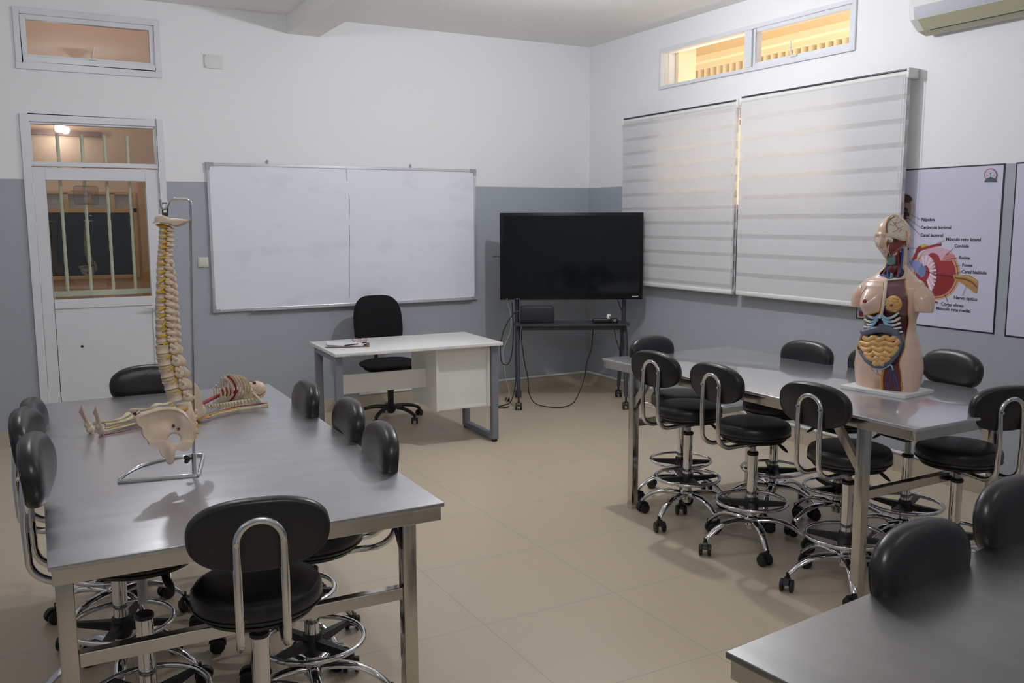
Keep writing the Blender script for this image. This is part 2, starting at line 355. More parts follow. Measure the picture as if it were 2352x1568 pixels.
text_mesh('sign_text', '943 833 500', 0.017, (SX1-.018, 0.0180, SZ1-.083), (PI/2, 0, 0), M_INKD, sg, mirror=True, bold=0.0003)
MB().cyl((SX1-.018, 0.0175, SZ1-.055), (SX1-.018, 0.0183, SZ1-.055), 0.006, 16).build('sign_dot', M_BLUE, sg)
MB().box(SX0+.05, SX1-.05, .0176, .0183, SZ0+.008, SZ0+.011).build('sign_rule', M_INKD, sg, smooth=False)

# ---- small window above the door
def frame_boxes(mb, a0, a1, b0, b1, wd_, f, t0, t1):
    for A0, A1, B0, B1 in ((a0, a0+wd_, b0, b1), (a1-wd_, a1, b0, b1), (a0+wd_, a1-wd_, b0, b0+wd_), (a0+wd_, a1-wd_, b1-wd_, b1)):
        c = [f(a, b, t) for t in (t0, t1) for b in (B0, B1) for a in (A0, A1)]
        mb.add(c, [(0, 2, 3, 1), (4, 5, 7, 6), (0, 1, 5, 4), (2, 6, 7, 3), (0, 4, 6, 2), (1, 3, 7, 5)])
w1 = struct(empty('window_1'))
fm = MB(); frame_boxes(fm, -4.961, -3.968, 2.815, 3.197, 0.045, fb, -0.018, 0.06); fm.box(-4.965, -3.965, -0.018, 0.02, 2.765, 2.815)
fm.build('window_frame', M_ALU, w1, smooth=False, bevel=0.004)
fm = MB(); frame_boxes(fm, -4.915, -4.014, 2.84, 3.15, 0.034, fb, -0.006, 0.05); fm.build('window_sash', M_ALU, w1, smooth=False, bevel=0.003)
MB().box(-4.881, -4.048, 0.02, 0.025, 2.874, 3.116).build('window_glass', GLASS2, w1, smooth=False)
hh = MB(); hh.box(-4.475, -4.425, -0.02, -0.006, 2.862, 2.876); hh.tube([(-4.457, -0.02, 2.87), (-4.45, -0.03, 2.90), (-4.44, -0.026, 2.955)], 0.005, 8)
hh.build('window_handle', M_WHITE, w1)

# ---- upper windows in the right wall
w2 = struct(empty('window_2'))
fm = MB(); frame_boxes(fm, -3.215, -1.10, 2.795, 3.135, 0.030, fr_, -0.016, 0.07)
fm.box(-0.016, 0.07, -2.235, -2.160, 2.825, 3.105)
fm.build('window_frame', M_ALU, w2, smooth=False, bevel=0.004)
fm = MB(); frame_boxes(fm, -3.185, -2.245, 2.825, 3.105, 0.028, fr_, -0.004, 0.055); fm.build('window_sash', M_ALU, w2, smooth=False, bevel=0.003)
MB().box(0.03, 0.035, -2.160, -1.130, 2.825, 3.105).build('window_glass', GLASS2, w2, smooth=False)
MB().box(0.03, 0.035, -3.157, -2.273, 2.853, 3.077).build('window_glass', GLASS2, w2, smooth=False)
hh = MB(); hh.box(-0.018, -0.004, -2.70, -2.64, 2.838, 2.852); hh.tube([(-0.018, -2.655, 2.85), (-0.028, -2.650, 2.88), (-0.024, -2.648, 2.95)], 0.006, 8)
hh.build('window_handle', M_WHITE, w2)
# big window behind the blinds
w3 = struct(empty('window_3'))
fm = MB(); frame_boxes(fm, -3.22, -1.12, 1.74, 2.50, 0.045, fr_, 0.02, 0.09)
fm.box(0.02, 0.09, -2.20, -2.15, 1.785, 2.455)
fm.build('window_frame', M_ALU, w3, smooth=False, bevel=0.003)
MB().box(0.05, 0.055, -3.175, -2.20, 1.785, 2.455).build('window_glass', GLASS2, w3, smooth=False)
MB().box(0.05, 0.055, -2.15, -1.165, 1.785, 2.455).build('window_glass', GLASS2, w3, smooth=False)

# ---- covered passage outside the right wall
M_PASS = mat('ochre_passage_paint', srgb(250, 234, 206), 0.8, noise=0.03, nscale=2)
M_PASSD = mat('dull_passage_wall', srgb(120, 112, 116), 0.8)
struct(MB().box(T, 3.4, -6.5, 1.8, 3.95, 4.05).build('ceiling_passage', M_PASS, smooth=False))
struct(MB().box(T, 3.4, -6.5, 1.8, -0.1, 0.0).build('floor_passage', M_PASSD, smooth=False))
pw = MB(); pw.box(2.4, 2.55, -6.5, 1.8, 0, 1.70); pw.box(2.4, 2.55, -6.5, 1.8, 3.48, 3.95); pw.box(2.3, 2.4, -6.5, 1.8, 3.54, 3.61)
pw.cur = 1; pw.box(2.4, 2.55, -6.5, 1.8, 1.70, 2.75); pw.box(2.4, 2.55, 1.40, 1.8, 2.75, 3.48)
struct(pw.build('wall_passage', [M_PASS, M_PASS], smooth=False))
struct(MB().box(T, 2.4, 1.7, 1.8, 0, 3.95).build('wall_passage_end', M_PASS, smooth=False))
ps = MB(); ps.box(T+.005, 0.35, -1.16, -1.0, 2.3, 3.95); struct(ps.build('trim_1', M_PASS, smooth=False))
sl = empty('ventilation_grille', 'row of pale vertical slats seen through the high windows', 'grille')
for i in range(60):
    y = 1.34-0.11*i
    if y < -4.9: break
    MB().box(2.42, 2.50, y-0.018, y+0.018, 2.751, 3.479).build('slat', M_PASS, sl, smooth=False)
MB().box(2.52, 2.55, -5.2, 1.399, 2.751, 3.479).build('grille_backing', mat('grey_sheet', srgb(184, 176, 152), 0.7), sl, smooth=False)
MB().cyl((1.2, -3.02, 3.88), (1.2, -3.02, 3.949), 0.06, 24).build('passage_ceiling_lamp', M_WHITE)
tag(bpy.data.objects['passage_ceiling_lamp'], 'small round lamp holder on the ochre ceiling outside the high window', 'lamp')

# ---- corridor behind the door
M_PEACH = mat('peach_corridor_paint', srgb(226, 190, 160), 0.7, noise=0.03, nscale=3)
M_PEACH2 = mat('ochre_post_paint', srgb(214, 168, 112), 0.6)
M_CREAM = mat('cream_bar_paint', srgb(232, 232, 212), 0.35)
cw = MB(); panel_with_holes(cw, fb, -7.5, -1.5, 0, 4.2, [(-4.78, -3.94, 1.12, 1.95), (-3.62, -2.6, 0, 1.95)], 2.4, 2.5)
struct(cw.build('wall_corridor', M_PEACH, smooth=False))
struct(MB().box(-7.5, -1.5, T, 2.5, 4.2, 4.3).build('ceiling_corridor', M_PEACH, smooth=False))
struct(MB().box(-7.6, -7.5, T, 2.5, 0, 4.2).build('wall_corridor_left', M_PEACH, smooth=False))
struct(MB().box(-1.5, -1.4, T, 2.5, 0, 4.2).build('wall_corridor_right', M_PEACH, smooth=False))
struct(MB().box(-3.92, -3.72, 2.28, 2.40, 0, 2.06).build('trim_2', M_PEACH2, smooth=False), 'ochre pillar in the corridor beyond the door glass')
struct(MB().box(-4.92, -4.22, 2.36, 2.40, 2.50, 2.55).build('trim_3', mat('slab_edge', srgb(140, 110, 100), 0.8), smooth=False), 'thin slab edge above the corridor window')
w4 = struct(empty('window_4'))
fm = MB(); frame_boxes(fm, -4.80, -3.94, 1.10, 1.97, 0.03, fb, 2.37, 2.44); fm.box(-4.8, -3.94, 2.37, 2.42, 1.76, 1.80)
for x in (-4.58, -4.37, -4.16): fm.box(x-.02, x+.02, 2.37, 2.42, 1.80, 1.95)
fm.build('window_frame', M_PEACH2, w4, smooth=False)
fm = MB(); fm.box(-4.77, -3.97, 2.421, 2.43, 1.80, 1.94); fm.build('frosted_pane', mat('frosted_pane', srgb(196, 196, 200), 0.4), w4, smooth=False)
# dim laboratory beyond the corridor
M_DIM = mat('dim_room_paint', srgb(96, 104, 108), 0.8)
dr_ = MB(); panel_with_holes(dr_, fb, -7.0, -1.5, 0, 2.6, [], 6.8, 6.9)
struct(dr_.build('wall_far_room', M_DIM, smooth=False))
struct(MB().box(-7.0, -1.5, 2.5, 6.9, 2.6, 2.7).build('ceiling_far_room', M_DIM, smooth=False))
struct(MB().box(-7.0, -1.5, 3.0, 6.9, -0.1, 0.0).build('floor_far_room', M_DIM, smooth=False))
struct(MB().box(-7.1, -7.0, 2.5, 6.9, 0, 2.7).build('wall_far_room_left', M_DIM, smooth=False)); struct(MB().box(-1.5, -1.4, 2.5, 6.9, 0, 2.7).build('wall_far_room_right', M_DIM, smooth=False))
gl = empty('security_grille', 'four cream twisted bars behind the door glass', 'grille')
for k, x in enumerate((-4.722, -4.556, -4.398, -4.236)):
    pts = [(x, 0.115, 1.14+0.0125*i) for i in range(96)]; rr = [0.0105+0.0028*abs(math.sin(i*0.42)) for i in range(96)]
    MB().tube(pts, rr, 8).build('bar', M_CREAM, gl)
MB().box(-4.92, -4.03, 0.10, 0.128, 1.10, 1.14).build('rail', M_CREAM, gl, smooth=False)

# ---- bulbs
M_BULB = mat('bulb_glow', (1.0, 0.98, 1.0), 0.5, emit=14.0)
def bulb(loc, power, label, ztop, drop=0.0):
    t = tag(empty('light_bulb', None, None, (loc[0], loc[1], ztop)), label, 'lamp')
    MB().lathe([(0.10, -0.004), (0.098, -0.012), (0.055, -0.05), (0.03, -0.075), (0.022, -0.09)], n=32).build('ceiling_rose', M_WHITE, t)
    d = drop
    MB().lathe([(0.022, -0.088), (0.022, -0.09-d), (0.028, -0.11-d), (0.055, -0.125-d)], n=24).build('bulb_collar', M_WHITE, t)
    MB().lathe([(0.054, -0.126-d), (0.058, -0.14-d), (0.058, -0.185-d), (0.048, -0.205-d), (0.02, -0.213-d)], n=32).build('bulb_dome', M_BULB, t)
    l = lamp('bulb_light', 'POINT', (0, 0, -0.29-d), power, (0.94, 0.96, 1.0), 0.05); l.parent = t
    return t
LBL = ['glowing bulb on the ceiling in front of the window corner', 'glowing bulb on the ceiling in front of the door', 'glowing bulb on the ceiling above the camera', 'glowing bulb on the ceiling above the near right table']
for (x, y), k, lb in zip(LAMPS, LAMP_K, LBL): bulb((x, y), LAMP_W*k, lb, CEIL, 0.085)
cb_ = bulb((-4.6, 2.2), 2, 'glowing white bulb seen through the transom over the door', 2.67); cb_.scale = (.72, .72, .72)
struct(MB().box(-4.75, -4.45, 2.05, 2.40, 2.67, 2.71).build('trim_4', M_PEACH, smooth=False))
lamp('corridor_fill', 'AREA', (-4.3, 1.2, 4.1), 13, (1.0, 0.97, 0.93), 1.6, (0, 0, 0), 1.6)  # added fill light under the corridor ceiling, brightens the peach wall evenly

# ---- wall switch, junction plate
sw = empty('light_switch', 'square cream light switch beside the left edge of the whiteboard', 'switch')
MB().rbox(-3.774, -3.690, -0.011, -0.0005, 1.300, 1.382, 0.004).build('switch_plate', mat('cream_plastic', srgb(214, 214, 204), 0.4), sw)
MB().rbox(-3.765, -3.700, -0.015, -0.010, 1.310, 1.372, 0.003).build('rocker', mat('cream_plastic', srgb(214, 214, 204), 0.4), sw)
jb = empty('junction_cover', 'blank white junction cover high on the wall above the whiteboard', 'cover plate')
MB().rbox(-3.648, -3.505, -0.014, -0.0005, 2.868, 2.974, 0.003).build('cover_plate', M_WHITE, jb)
for z in (2.88, 2.962): MB().cyl((-3.640, -0.0155, z), (-3.640, -0.0135, z), 0.003, 8).build('screw', M_BLACK, jb)

# ---- whiteboard
def board_mat():
    m = mat('whiteboard_surface', srgb(236, 241, 250), 0.28); nt = m.node_tree; b = nt.nodes['Principled BSDF']; L = nt.links.new
    n = nt.nodes.new('ShaderNodeTexNoise'); n.inputs['Scale'].default_value = 2.4; n.inputs['Detail'].default_value = 7
    tc = nt.nodes.new('ShaderNodeTexCoord'); mp = nt.nodes.new('ShaderNodeMapping'); mp.inputs['Scale'].default_value = (1, 1, 2.2); L(tc.outputs['Object'], mp.inputs[0]); L(mp.outputs[0], n.inputs['Vector'])
    r = nt.nodes.new('ShaderNodeMapRange'); r.inputs[1].default_value = 0.55; r.inputs[2].default_value = 0.8; L(n.outputs[0], r.inputs[0])
    mx = nt.nodes.new('ShaderNodeMix'); mx.data_type = 'RGBA'; mx.inputs[6].default_value = (*srgb(236, 241, 250), 1); mx.inputs[7].default_value = (*srgb(222, 227, 237), 1); L(r.outputs[0], mx.inputs[0]); L(mx.outputs[2], b.inputs['Base Color'])
    return m
bx, bz = -3.675, 2.132
wb = empty('whiteboard', 'wide wall-mounted whiteboard with a hand-drawn line down the middle', 'whiteboard', (bx, 0, bz-1.2))
MB().box(0.02, 2.38, -0.019, -0.012, 0.02, 1.18).build('writing_surface', board_mat(), wb, smooth=False)
f_ = MB(); frame_boxes(f_, 0, 2.4, 0, 1.2, 0.022, fb, -0.026, -0.002); f_.build('board_frame', mat('anodised_aluminium', srgb(206, 206, 212), 0.3, 0.5), wb, smooth=False, bevel=0.003)
for cx_, cz_ in ((0, 0), (0, 1), (1, 0), (1, 1)):
    x0 = -0.004 if cx_ == 0 else 2.404; z0 = -0.004 if cz_ == 0 else 1.204; sx = 1 if cx_ == 0 else -1; sz = 1 if cz_ == 0 else -1
    P_ = [(x0, z0), (x0+sx*.06, z0), (x0+sx*.06, z0+sz*.028), (x0+sx*.028, z0+sz*.028), (x0+sx*.028, z0+sz*.06), (x0, z0+sz*.06)]
    MB().prism(P_, fb, -0.030, -0.002).build('corner_cap', mat('grey_plastic', srgb(170, 168, 178), 0.45), wb, smooth=False)
MB().box(0.3, 2.35, -0.055, -0.026, -0.002, 0.006).build('pen_tray', mat('anodised_aluminium', (0.6, 0.6, 0.62), 0.3), wb, smooth=False)
for x in (0.49, 1.76):
    hk = MB(); hk.box(x-.008, x+.008, -0.014, -0.001, 1.195, 1.225); hk.ell((x, -0.008, 1.225), (0.010, 0.007, 0.010), 12, 8); hk.build('hanger', mat('grey_plastic', (0.4, 0.4, 0.4), 0.4), wb)
M_MARK = mat('marker_ink', srgb(74, 76, 92), 0.6)
for pts in ([(1.162, 1.172), (1.163, 1.12), (1.165, 1.075)], [(1.176, 0.965), (1.18, 0.90), (1.178, 0.82), (1.172, 0.75)], [(1.172, 0.70), (1.174, 0.6), (1.17, 0.5), (1.163, 0.35), (1.161, 0.2), (1.155, 0.07)]):
    MB().tube(spline([(a, -0.0192, b) for a, b in pts], 5), 0.0016, 6, flat=(1, 1)).build('pen_line', M_MARK, wb)

# ---- air conditioner
ac = empty('air_conditioner', 'white split air conditioner high on the right wall, cut off by the frame', 'air conditioner', (0, -3.78, 2.80))
prof = [(0, 0), (0, .30), (-.17, .30), (-.205, .27), (-.215, .13), (-.20, .06), (-.13, .0), (-.05, -.02)]
b_ = MB(); b_.prism(prof, lambda a, b, t: Vector((a, t, b)), -0.86, 0.0); b_.build('housing', M_WHITE, ac, smooth=False, bevel=0.012)
b_ = MB(); b_.prism([(-.217, .13), (-.203, .062), (-.197, .062), (-.211, .13)], lambda a, b, t: Vector((a, t, b)), -0.83, -0.04); b_.build('front_lip', mat('grey_blue_plastic', srgb(176, 180, 190), 0.4), ac, smooth=False)
M_LOUV = mat('olive_cream_plastic', srgb(190, 188, 160), 0.45)
b_ = MB(); b_.prism([(-.202, .056), (-.136, -.003), (-.132, .002), (-.198, .06)], lambda a, b, t: Vector((a, t, b)), -0.83, -0.06); b_.build('louvre', M_LOUV, ac, smooth=False)
b_ = MB(); b_.prism([(-.128, -.002), (-.06, -.021), (-.06, -.015), (-.128, .004)], lambda a, b, t: Vector((a, t, b)), -0.84, -0.02); b_.build('louvre', M_LOUV, ac, smooth=False)
b_ = MB(); b_.prism([(-.136, -.003), (-.128, -.006), (-.128, .0), (-.136, .003)], lambda a, b, t: Vector((a, t, b)), -0.80, -0.10); b_.build('outlet_slot', M_BLACK, ac, smooth=False)

# ---- zebra blinds
def blind(name, label, y0, y1, ztop, zbot, per, ph, exposed):
    t = tag(empty(name), label, 'blind', None)
    cf = cloth_mat(name+'_front', srgb(240, 240, 244), 0.42, 0.38, (per, ph+per*0.22, 0.78)); cb = cloth_mat(name+'_back', srgb(240, 240, 244), 0.42, 0.38, (per, ph-per*0.31, 0.47))
    for nm, x, mt in (('front_fabric', -0.088, cf), ('rear_fabric', -0.058, cb)):
        MB().box(x-0.0002, x+0.0002, y0, y1, zbot+0.02, ztop).build(nm, mt, t, smooth=False)
    MB().tube([(-0.073, y0, ztop+0.0), (-0.073, y1, ztop+0.0)], 0.021, 16).build('roller_tube', M_WHITE, t)
    MB().box(-0.093, -0.03, y0+.01, y1-.01, ztop+0.021, ztop+0.030).build('head_rail', mat('dark_head_rail', srgb(62, 64, 72), 0.4), t, smooth=False)
    MB().rbox(-0.095, -0.050, y0, y1, zbot-.012, zbot+0.026, 0.011).build('bottom_rail', M_WHITE, t)
    for y in (y0, y1):
        MB().rbox(-0.098, -0.002, y-0.006 if y == y1 else y-.018, y+0.018 if y == y1 else y+.006, ztop-0.032, ztop+0.034, 0.008).build('bracket', M_WHITE, t)
    c = MB().tube(spline([(-0.103, y0+.02, ztop-.02), (-0.105, y0+.02, (ztop+zbot)/2), (-0.102, y0+.018, zbot+.18), (-0.108, y0+.01, zbot+.14), (-0.11, y0+.002, zbot+.18), (-0.11, y0+.001, ztop-.02)], 6), 0.0017, 6)
    c.build('pull_chain', M_WHITE, t)
    return t
blind('zebra_blind', 'striped sheer roller blind on the left, beside the black screen', -2.178, -0.685, 2.555, 1.085, 0.125, 0.0, True)
blind('zebra_blind', 'wider striped sheer roller blind on the right, reaching the eye poster', -3.705, -2.222, 2.570, 1.085, 0.149, 0.03, False)

# ================================================================== POSTERS
def poster(y0, y1, z0, z1, label):
    t = tag(empty('wall_poster'), label, 'poster')
    MB().box(-0.003, -0.0006, y1, y0, z0, z1).build('poster_border', mat('poster_black_border', srgb(26, 20, 34), 0.5), t, smooth=False)
    MB().box(-0.0045, -0.0028, y1+.009, y0-.009, z0+.009, z1-.009).build('poster_sheet', mat('poster_sheet', srgb(206, 204, 226), 0.45), t, smooth=False)
    return t
po = poster(-3.325, -4.33, 0.985, 1.983, 'large white poster of a cross-sectioned eyeball with labels')
po2 = poster(-4.395, -5.40, 0.98, 1.984, 'white poster cut off at the right edge of the picture')
PX = -0.0048
LAYER = [0]
def pm(name, rgb): return mat('print_'+name, srgb(*rgb), 0.5)
def ppoly(name, pix, m, parent=None, n=0):
    pts = [on_x(u, v, PX) for u, v in pix]
    if n:
        q = spline([(a, b, 0) for a, b in pts], n, True); pts = [(p.x, p.y) for p in q]
    LAYER[0] += 1; x = PX-0.00006*LAYER[0]
    # fan from centroid handles the mildly concave outlines
    me = MB(); c = (sum(p[0] for p in pts)/len(pts), sum(p[1] for p in pts)/len(pts)); N = len(pts)
    me.prism(pts, lambda a, b, t: Vector((t, a, b)), x, x+0.00005)
    return me.build(name, m, parent or po, smooth=False)
def pell(name, u, v, a, b, m, rot=0, parent=None):
    return ppoly(name, [(u+a*math.cos(t)*math.cos(rot)-b*math.sin(t)*math.sin(rot), v+a*math.cos(t)*math.sin(rot)+b*math.sin(t)*math.cos(rot)) for t in [2*PI*i/28 for i in range(28)]], m, parent)
def pstroke(name, pix, wpx, m, parent=None, n=5):
    q = spline([(u, v, 0) for u, v in pix], n); L_, R_ = [], []
    for i, p in enumerate(q):
        t = (q[min(i+1, len(q)-1)]-q[max(i-1, 0)]).normalized(); nn = Vector((-t.y, t.x, 0))*wpx/2
        L_.append(((p+nn).x, (p+nn).y)); R_.append(((p-nn).x, (p-nn).y))
    return ppoly(name, L_+R_[::-1], m, parent)
C6 = lambda x, y: (1940+x/3.563, 360+y/3.563)
eb = MB().box(PX-.00002, PX, -3.80, -3.799, 1.5, 1.501).build('eyeball_drawing', pm('sclera', (196, 166, 138)), po, smooth=False)
pell('sclera', *C6(752, 955), 54.5, 61, pm('sclera', (198, 164, 128)), parent=eb)
pell('choroid', *C6(750, 955), 51, 57, pm('choroid', (160, 92, 70)), parent=eb)
pell('retina', *C6(748, 955), 49, 55, pm('retina', (206, 150, 120)), parent=eb)
pell('vitreous_body', *C6(746, 958), 46, 51.5, pm('vitreous', (152, 50, 58)), parent=eb)
ppoly('vitreous_shadow', [C6(745, 960), C6(895, 985), C6(870, 1060), C6(800, 1125), C6(740, 1120)], pm('vitreous_low', (136, 34, 38)), eb, 4)
ppoly('sclera_flap', [C6(600, 890), C6(640, 790), C6(700, 745), C6(790, 740), C6(870, 775), C6(890, 800), C6(835, 820), C6(790, 850), C6(760, 800), C6(700, 790), C6(640, 880)], pm('flap', (206, 170, 190)), eb, 3)
ppoly('cut_layer', [C6(795, 850), C6(835, 785), C6(900, 800), C6(915, 845), C6(850, 850)], pm('cut', (196, 130, 128)), eb)
ppoly('iris', [C6(530, 850), C6(600, 850), C6(640, 900), C6(640, 980), C6(600, 960), C6(545, 890)], pm('iris', (140, 146, 200)), eb, 3)
pell('lens', *C6(636, 930), 8.5, 16, pm('lens', (110, 130, 182)), rot=0.1, parent=eb)
for i in range(15):
    a = -1.95+3.0*i/14; ex_, ey_ = 2128+23*math.cos(a), 630+44*math.sin(a)
    pstroke('ciliary_fold', [(2125+.40*(ex_-2125), 624+.40*(ey_-624)), (2125+.7*(ex_-2125), 624+.72*(ey_-624)), (ex_, ey_)], 5.2, pm('fold', (214, 182, 204)) if i % 2 else pm('fold2', (234, 214, 228)), eb, 3)
pstroke('hyaloid_canal', [C6(665, 935), C6(760, 965), C6(830, 975), C6(900, 990)], 1.8, pm('canal', (96, 20, 30)), eb)
ppoly('optic_nerve', [C6(890, 960), C6(930, 970), C6(1000, 965), C6(1060, 990), C6(1092, 1025), C6(1078, 1115), C6(1020, 1080), C6(960, 1035), C6(905, 1010)], pm('nerve', (176, 136, 80)), eb, 3)
pstroke('nerve_core', [C6(905, 990), C6(980, 1000), C6(1040, 1025), C6(1085, 1068)], 3.4, pm('core', (120, 72, 50)), eb)
pstroke('nerve_sheath', [C6(915, 978), C6(990, 978), C6(1050, 1000), C6(1088, 1030)], 2.0, pm('sheath', (206, 172, 110)), eb)
ppoly('orbital_fat', [C6(610, 745), C6(650, 712), C6(700, 735), C6(670, 755)], pm('fat', (196, 186, 70)), eb, 3)
pstroke('muscle', [C6(560, 845), C6(605, 770), C6(700, 735), C6(795, 715)], 5.5, pm('muscle', (150, 44, 44)), eb)
pstroke('muscle', [C6(575, 835), C6(600, 760), C6(625, 730)], 6.5, pm('muscle', (150, 44, 44)), eb)
pstroke('muscle', [C6(715, 1175), C6(765, 1195)], 4.0, pm('muscle', (150, 44, 44)), eb)
fc = pell('eye_photograph', *C6(510, 420), 18, 34, pm('skin', (190, 176, 178)))
pell('cheek', *C6(500, 420), 13, 28, pm('skin2', (160, 134, 124)), parent=fc)
pell('eyebrow', *C6(505, 340), 14, 9, pm('brow', (84, 64, 60)), rot=0.3, parent=fc); pell('eyelid', *C6(500, 430), 7, 4, pm('brow', (84, 64, 60)), rot=0.6, parent=fc)
pell('eye', *C6(500, 478), 8, 9, pm('eye', (70, 44, 50)), rot=0.4, parent=fc); pell('caruncle', *C6(517, 493), 3, 2, pm('carun', (196, 150, 156)), parent=fc)
M_TXT = pm('text', (52, 46, 62)); M_LINE = pm('leader', (70, 62, 82))
def ptext(s, x, y, size=0.0285):
    yy, zz = on_x(*C6(x, y), PX); LAYER[0] += 1
    text_mesh('caption', s, size, (PX-0.0006, yy, zz-size*0.35), (PI/2, 0, -PI/2), M_TXT, po, depth=0.0002, bold=0.0006)
for s, x, y in (('Pálpebra', 627, 512), ('Carúncula lacrimal', 623, 577), ('Canal lacrimal', 621, 639), ('Músculo reto lateral', 829, 672), ('Coróide', 899, 727), ('Retina', 935, 824), ('Fovea', 962, 884), ('Canal hialóide', 958, 938), ('Nervo óptico', 893, 1149), ('Corpo vítreo', 789, 1202), ('Músculo reto medial', 747, 1236), ('a', 516, 748)): ptext(s, x, y)
for a in ([(500, 445), (620, 515)], [(520, 500), (617, 575)], [(497, 510), (614, 636)], [(750, 712), (822, 682)], [(827, 810), (895, 742)], [(832, 842), (925, 825)], [(900, 900), (955, 885)], [(850, 975), (955, 938)], [(1003, 1045), (965, 1135)], [(805, 1090), (845, 1185)], [(832, 1150), (845, 1185)], [(720, 1212), (737, 1228)], [(535, 748), (610, 750)]):
    pstroke('leader_line', [C6(*a[0]), C6(*a[1])], 0.75, M_LINE)
lg = pell('emblem', *C6(1198, 148), 14.5, 14.8, pm('ring', (150, 70, 90)))
pell('emblem_disc', *C6(1198, 148), 12.6, 12.9, pm('disc', (204, 202, 222)), parent=lg); pell('emblem_ring', *C6(1198, 148), 9.6, 10, pm('ring2', (170, 120, 140)), parent=lg); pell('emblem_core', *C6(1198, 148), 8.8, 9.2, pm('disc', (204, 202, 222)), parent=lg)
ppoly('emblem_hill', [C6(1143, 208), C6(1162, 178), C6(1185, 170), C6(1200, 163), C6(1215, 170), C6(1238, 176), C6(1250, 207)], pm('hill', (72, 84, 96)), lg)
ppoly('emblem_cup', [C6(1184, 128), C6(1212, 128), C6(1201, 138), C6(1201, 156), C6(1195, 156), C6(1195, 138)], pm('hill', (72, 84, 96)), lg)
ppoly('emblem_cross', [C6(1170, 150), C6(1180, 150), C6(1180, 154), C6(1170, 154)], pm('hill', (72, 84, 96)), lg); ppoly('emblem_cross', [C6(1216, 150), C6(1226, 150), C6(1226, 154), C6(1216, 154)], pm('hill', (72, 84, 96)), lg)
ppoly('corner_mark', [(1974, 714), (1983, 715), (1983, 727), (1974, 726)], pm('brick', (130, 50, 40)))

# ================================================================== STEEL TABLES
def steel_table(name, label, x0, x1, y0, y1, z, rz, loc, inset, top_mat):
    # local frame: short side along x (x0..x1), long side along y (y0..y1)
    t = tag(empty(name, None, None, loc, rz), label, 'table')
    MB().rbox(x0, x1, y0, y1, z-0.014, z, 0.003).build('tabletop', top_mat, t, angle=50)
    a = MB(); e = 0.008
    a.box(x0+e, x1-e, y0+e, y0+e+.02, z-.055, z-.014); a.box(x0+e, x1-e, y1-e-.02, y1-e, z-.055, z-.014)
    a.box(x0+e, x0+e+.02, y0+e+.02, y1-e-.02, z-.055, z-.014); a.box(x1-e-.02, x1-e, y0+e+.02, y1-e-.02, z-.055, z-.014)
    a.build('apron', M_STEELT, t, smooth=False, bevel=0.002)
    s_ = 0.0225
    for sx, x in ((1, x0+s_+.012), (-1, x1-s_-.012)):
        for sy, y in ((1, y0+inset), (-1, y1-inset)):
            MB().rbox(x-s_, x+s_, y-s_, y+s_, 0.012, z-.03, 0.004).build('leg', M_STEELT, t, angle=50)
            MB().rbox(x-s_-.002, x+s_+.002, y-s_-.002, y+s_+.002, 0.0, 0.02, 0.003).build('foot_cap', mat('clear_foot_cap', srgb(200, 196, 180), 0.4), t)
            b = MB(); p0 = Vector((x, y+sy*.01, z-.24)); p1 = Vector((x, y+sy*.17, z-.03)); dd = (p1-p0).normalized(); nn = Vector((0, -dd.z, dd.y))
            vs = [p+Vector((q*.012, 0, 0))+nn*(r*.018) for p in (p0, p1) for q in (-1, 1) for r in (-1, 1)]
            b.add(vs, [(0, 1, 3, 2), (4, 6, 7, 5), (0, 4, 5, 1), (2, 3, 7, 6), (0, 2, 6, 4), (1, 5, 7, 3)]); b.build('brace', M_STEELT, t, smooth=False)
    for y in (y0+inset, y1-inset):
        MB().box(x0+2*s_+.012, x1-2*s_-.012, y-.017, y+.017, 0.485, 0.525).build('crossbar', M_STEELT, t, smooth=False, bevel=0.003)
    return t
TZ = 0.85
steel_table('steel_table', 'steel table on the left carrying the spine and the lying skeleton', -0.518, 0.518, -1.105, 1.105, TZ, math.radians(-0.9), (-4.515, -4.15, 0), 0.22, M_STEEL)
steel_table('steel_table', 'steel table by the blinds carrying the open anatomical torso', -0.495, 0.495, -1.065, 1.065, TZ, math.radians(0.6), (-1.53, -4.262, 0), 0.27, M_STEEL2)
steel_table('steel_table', 'steel table at the bottom right corner with nothing on it', -0.5, 0.5, -1.1, 1.1, TZ, math.radians(96), (-2.785, -6.745, 0), 0.22, M_STEEL3)

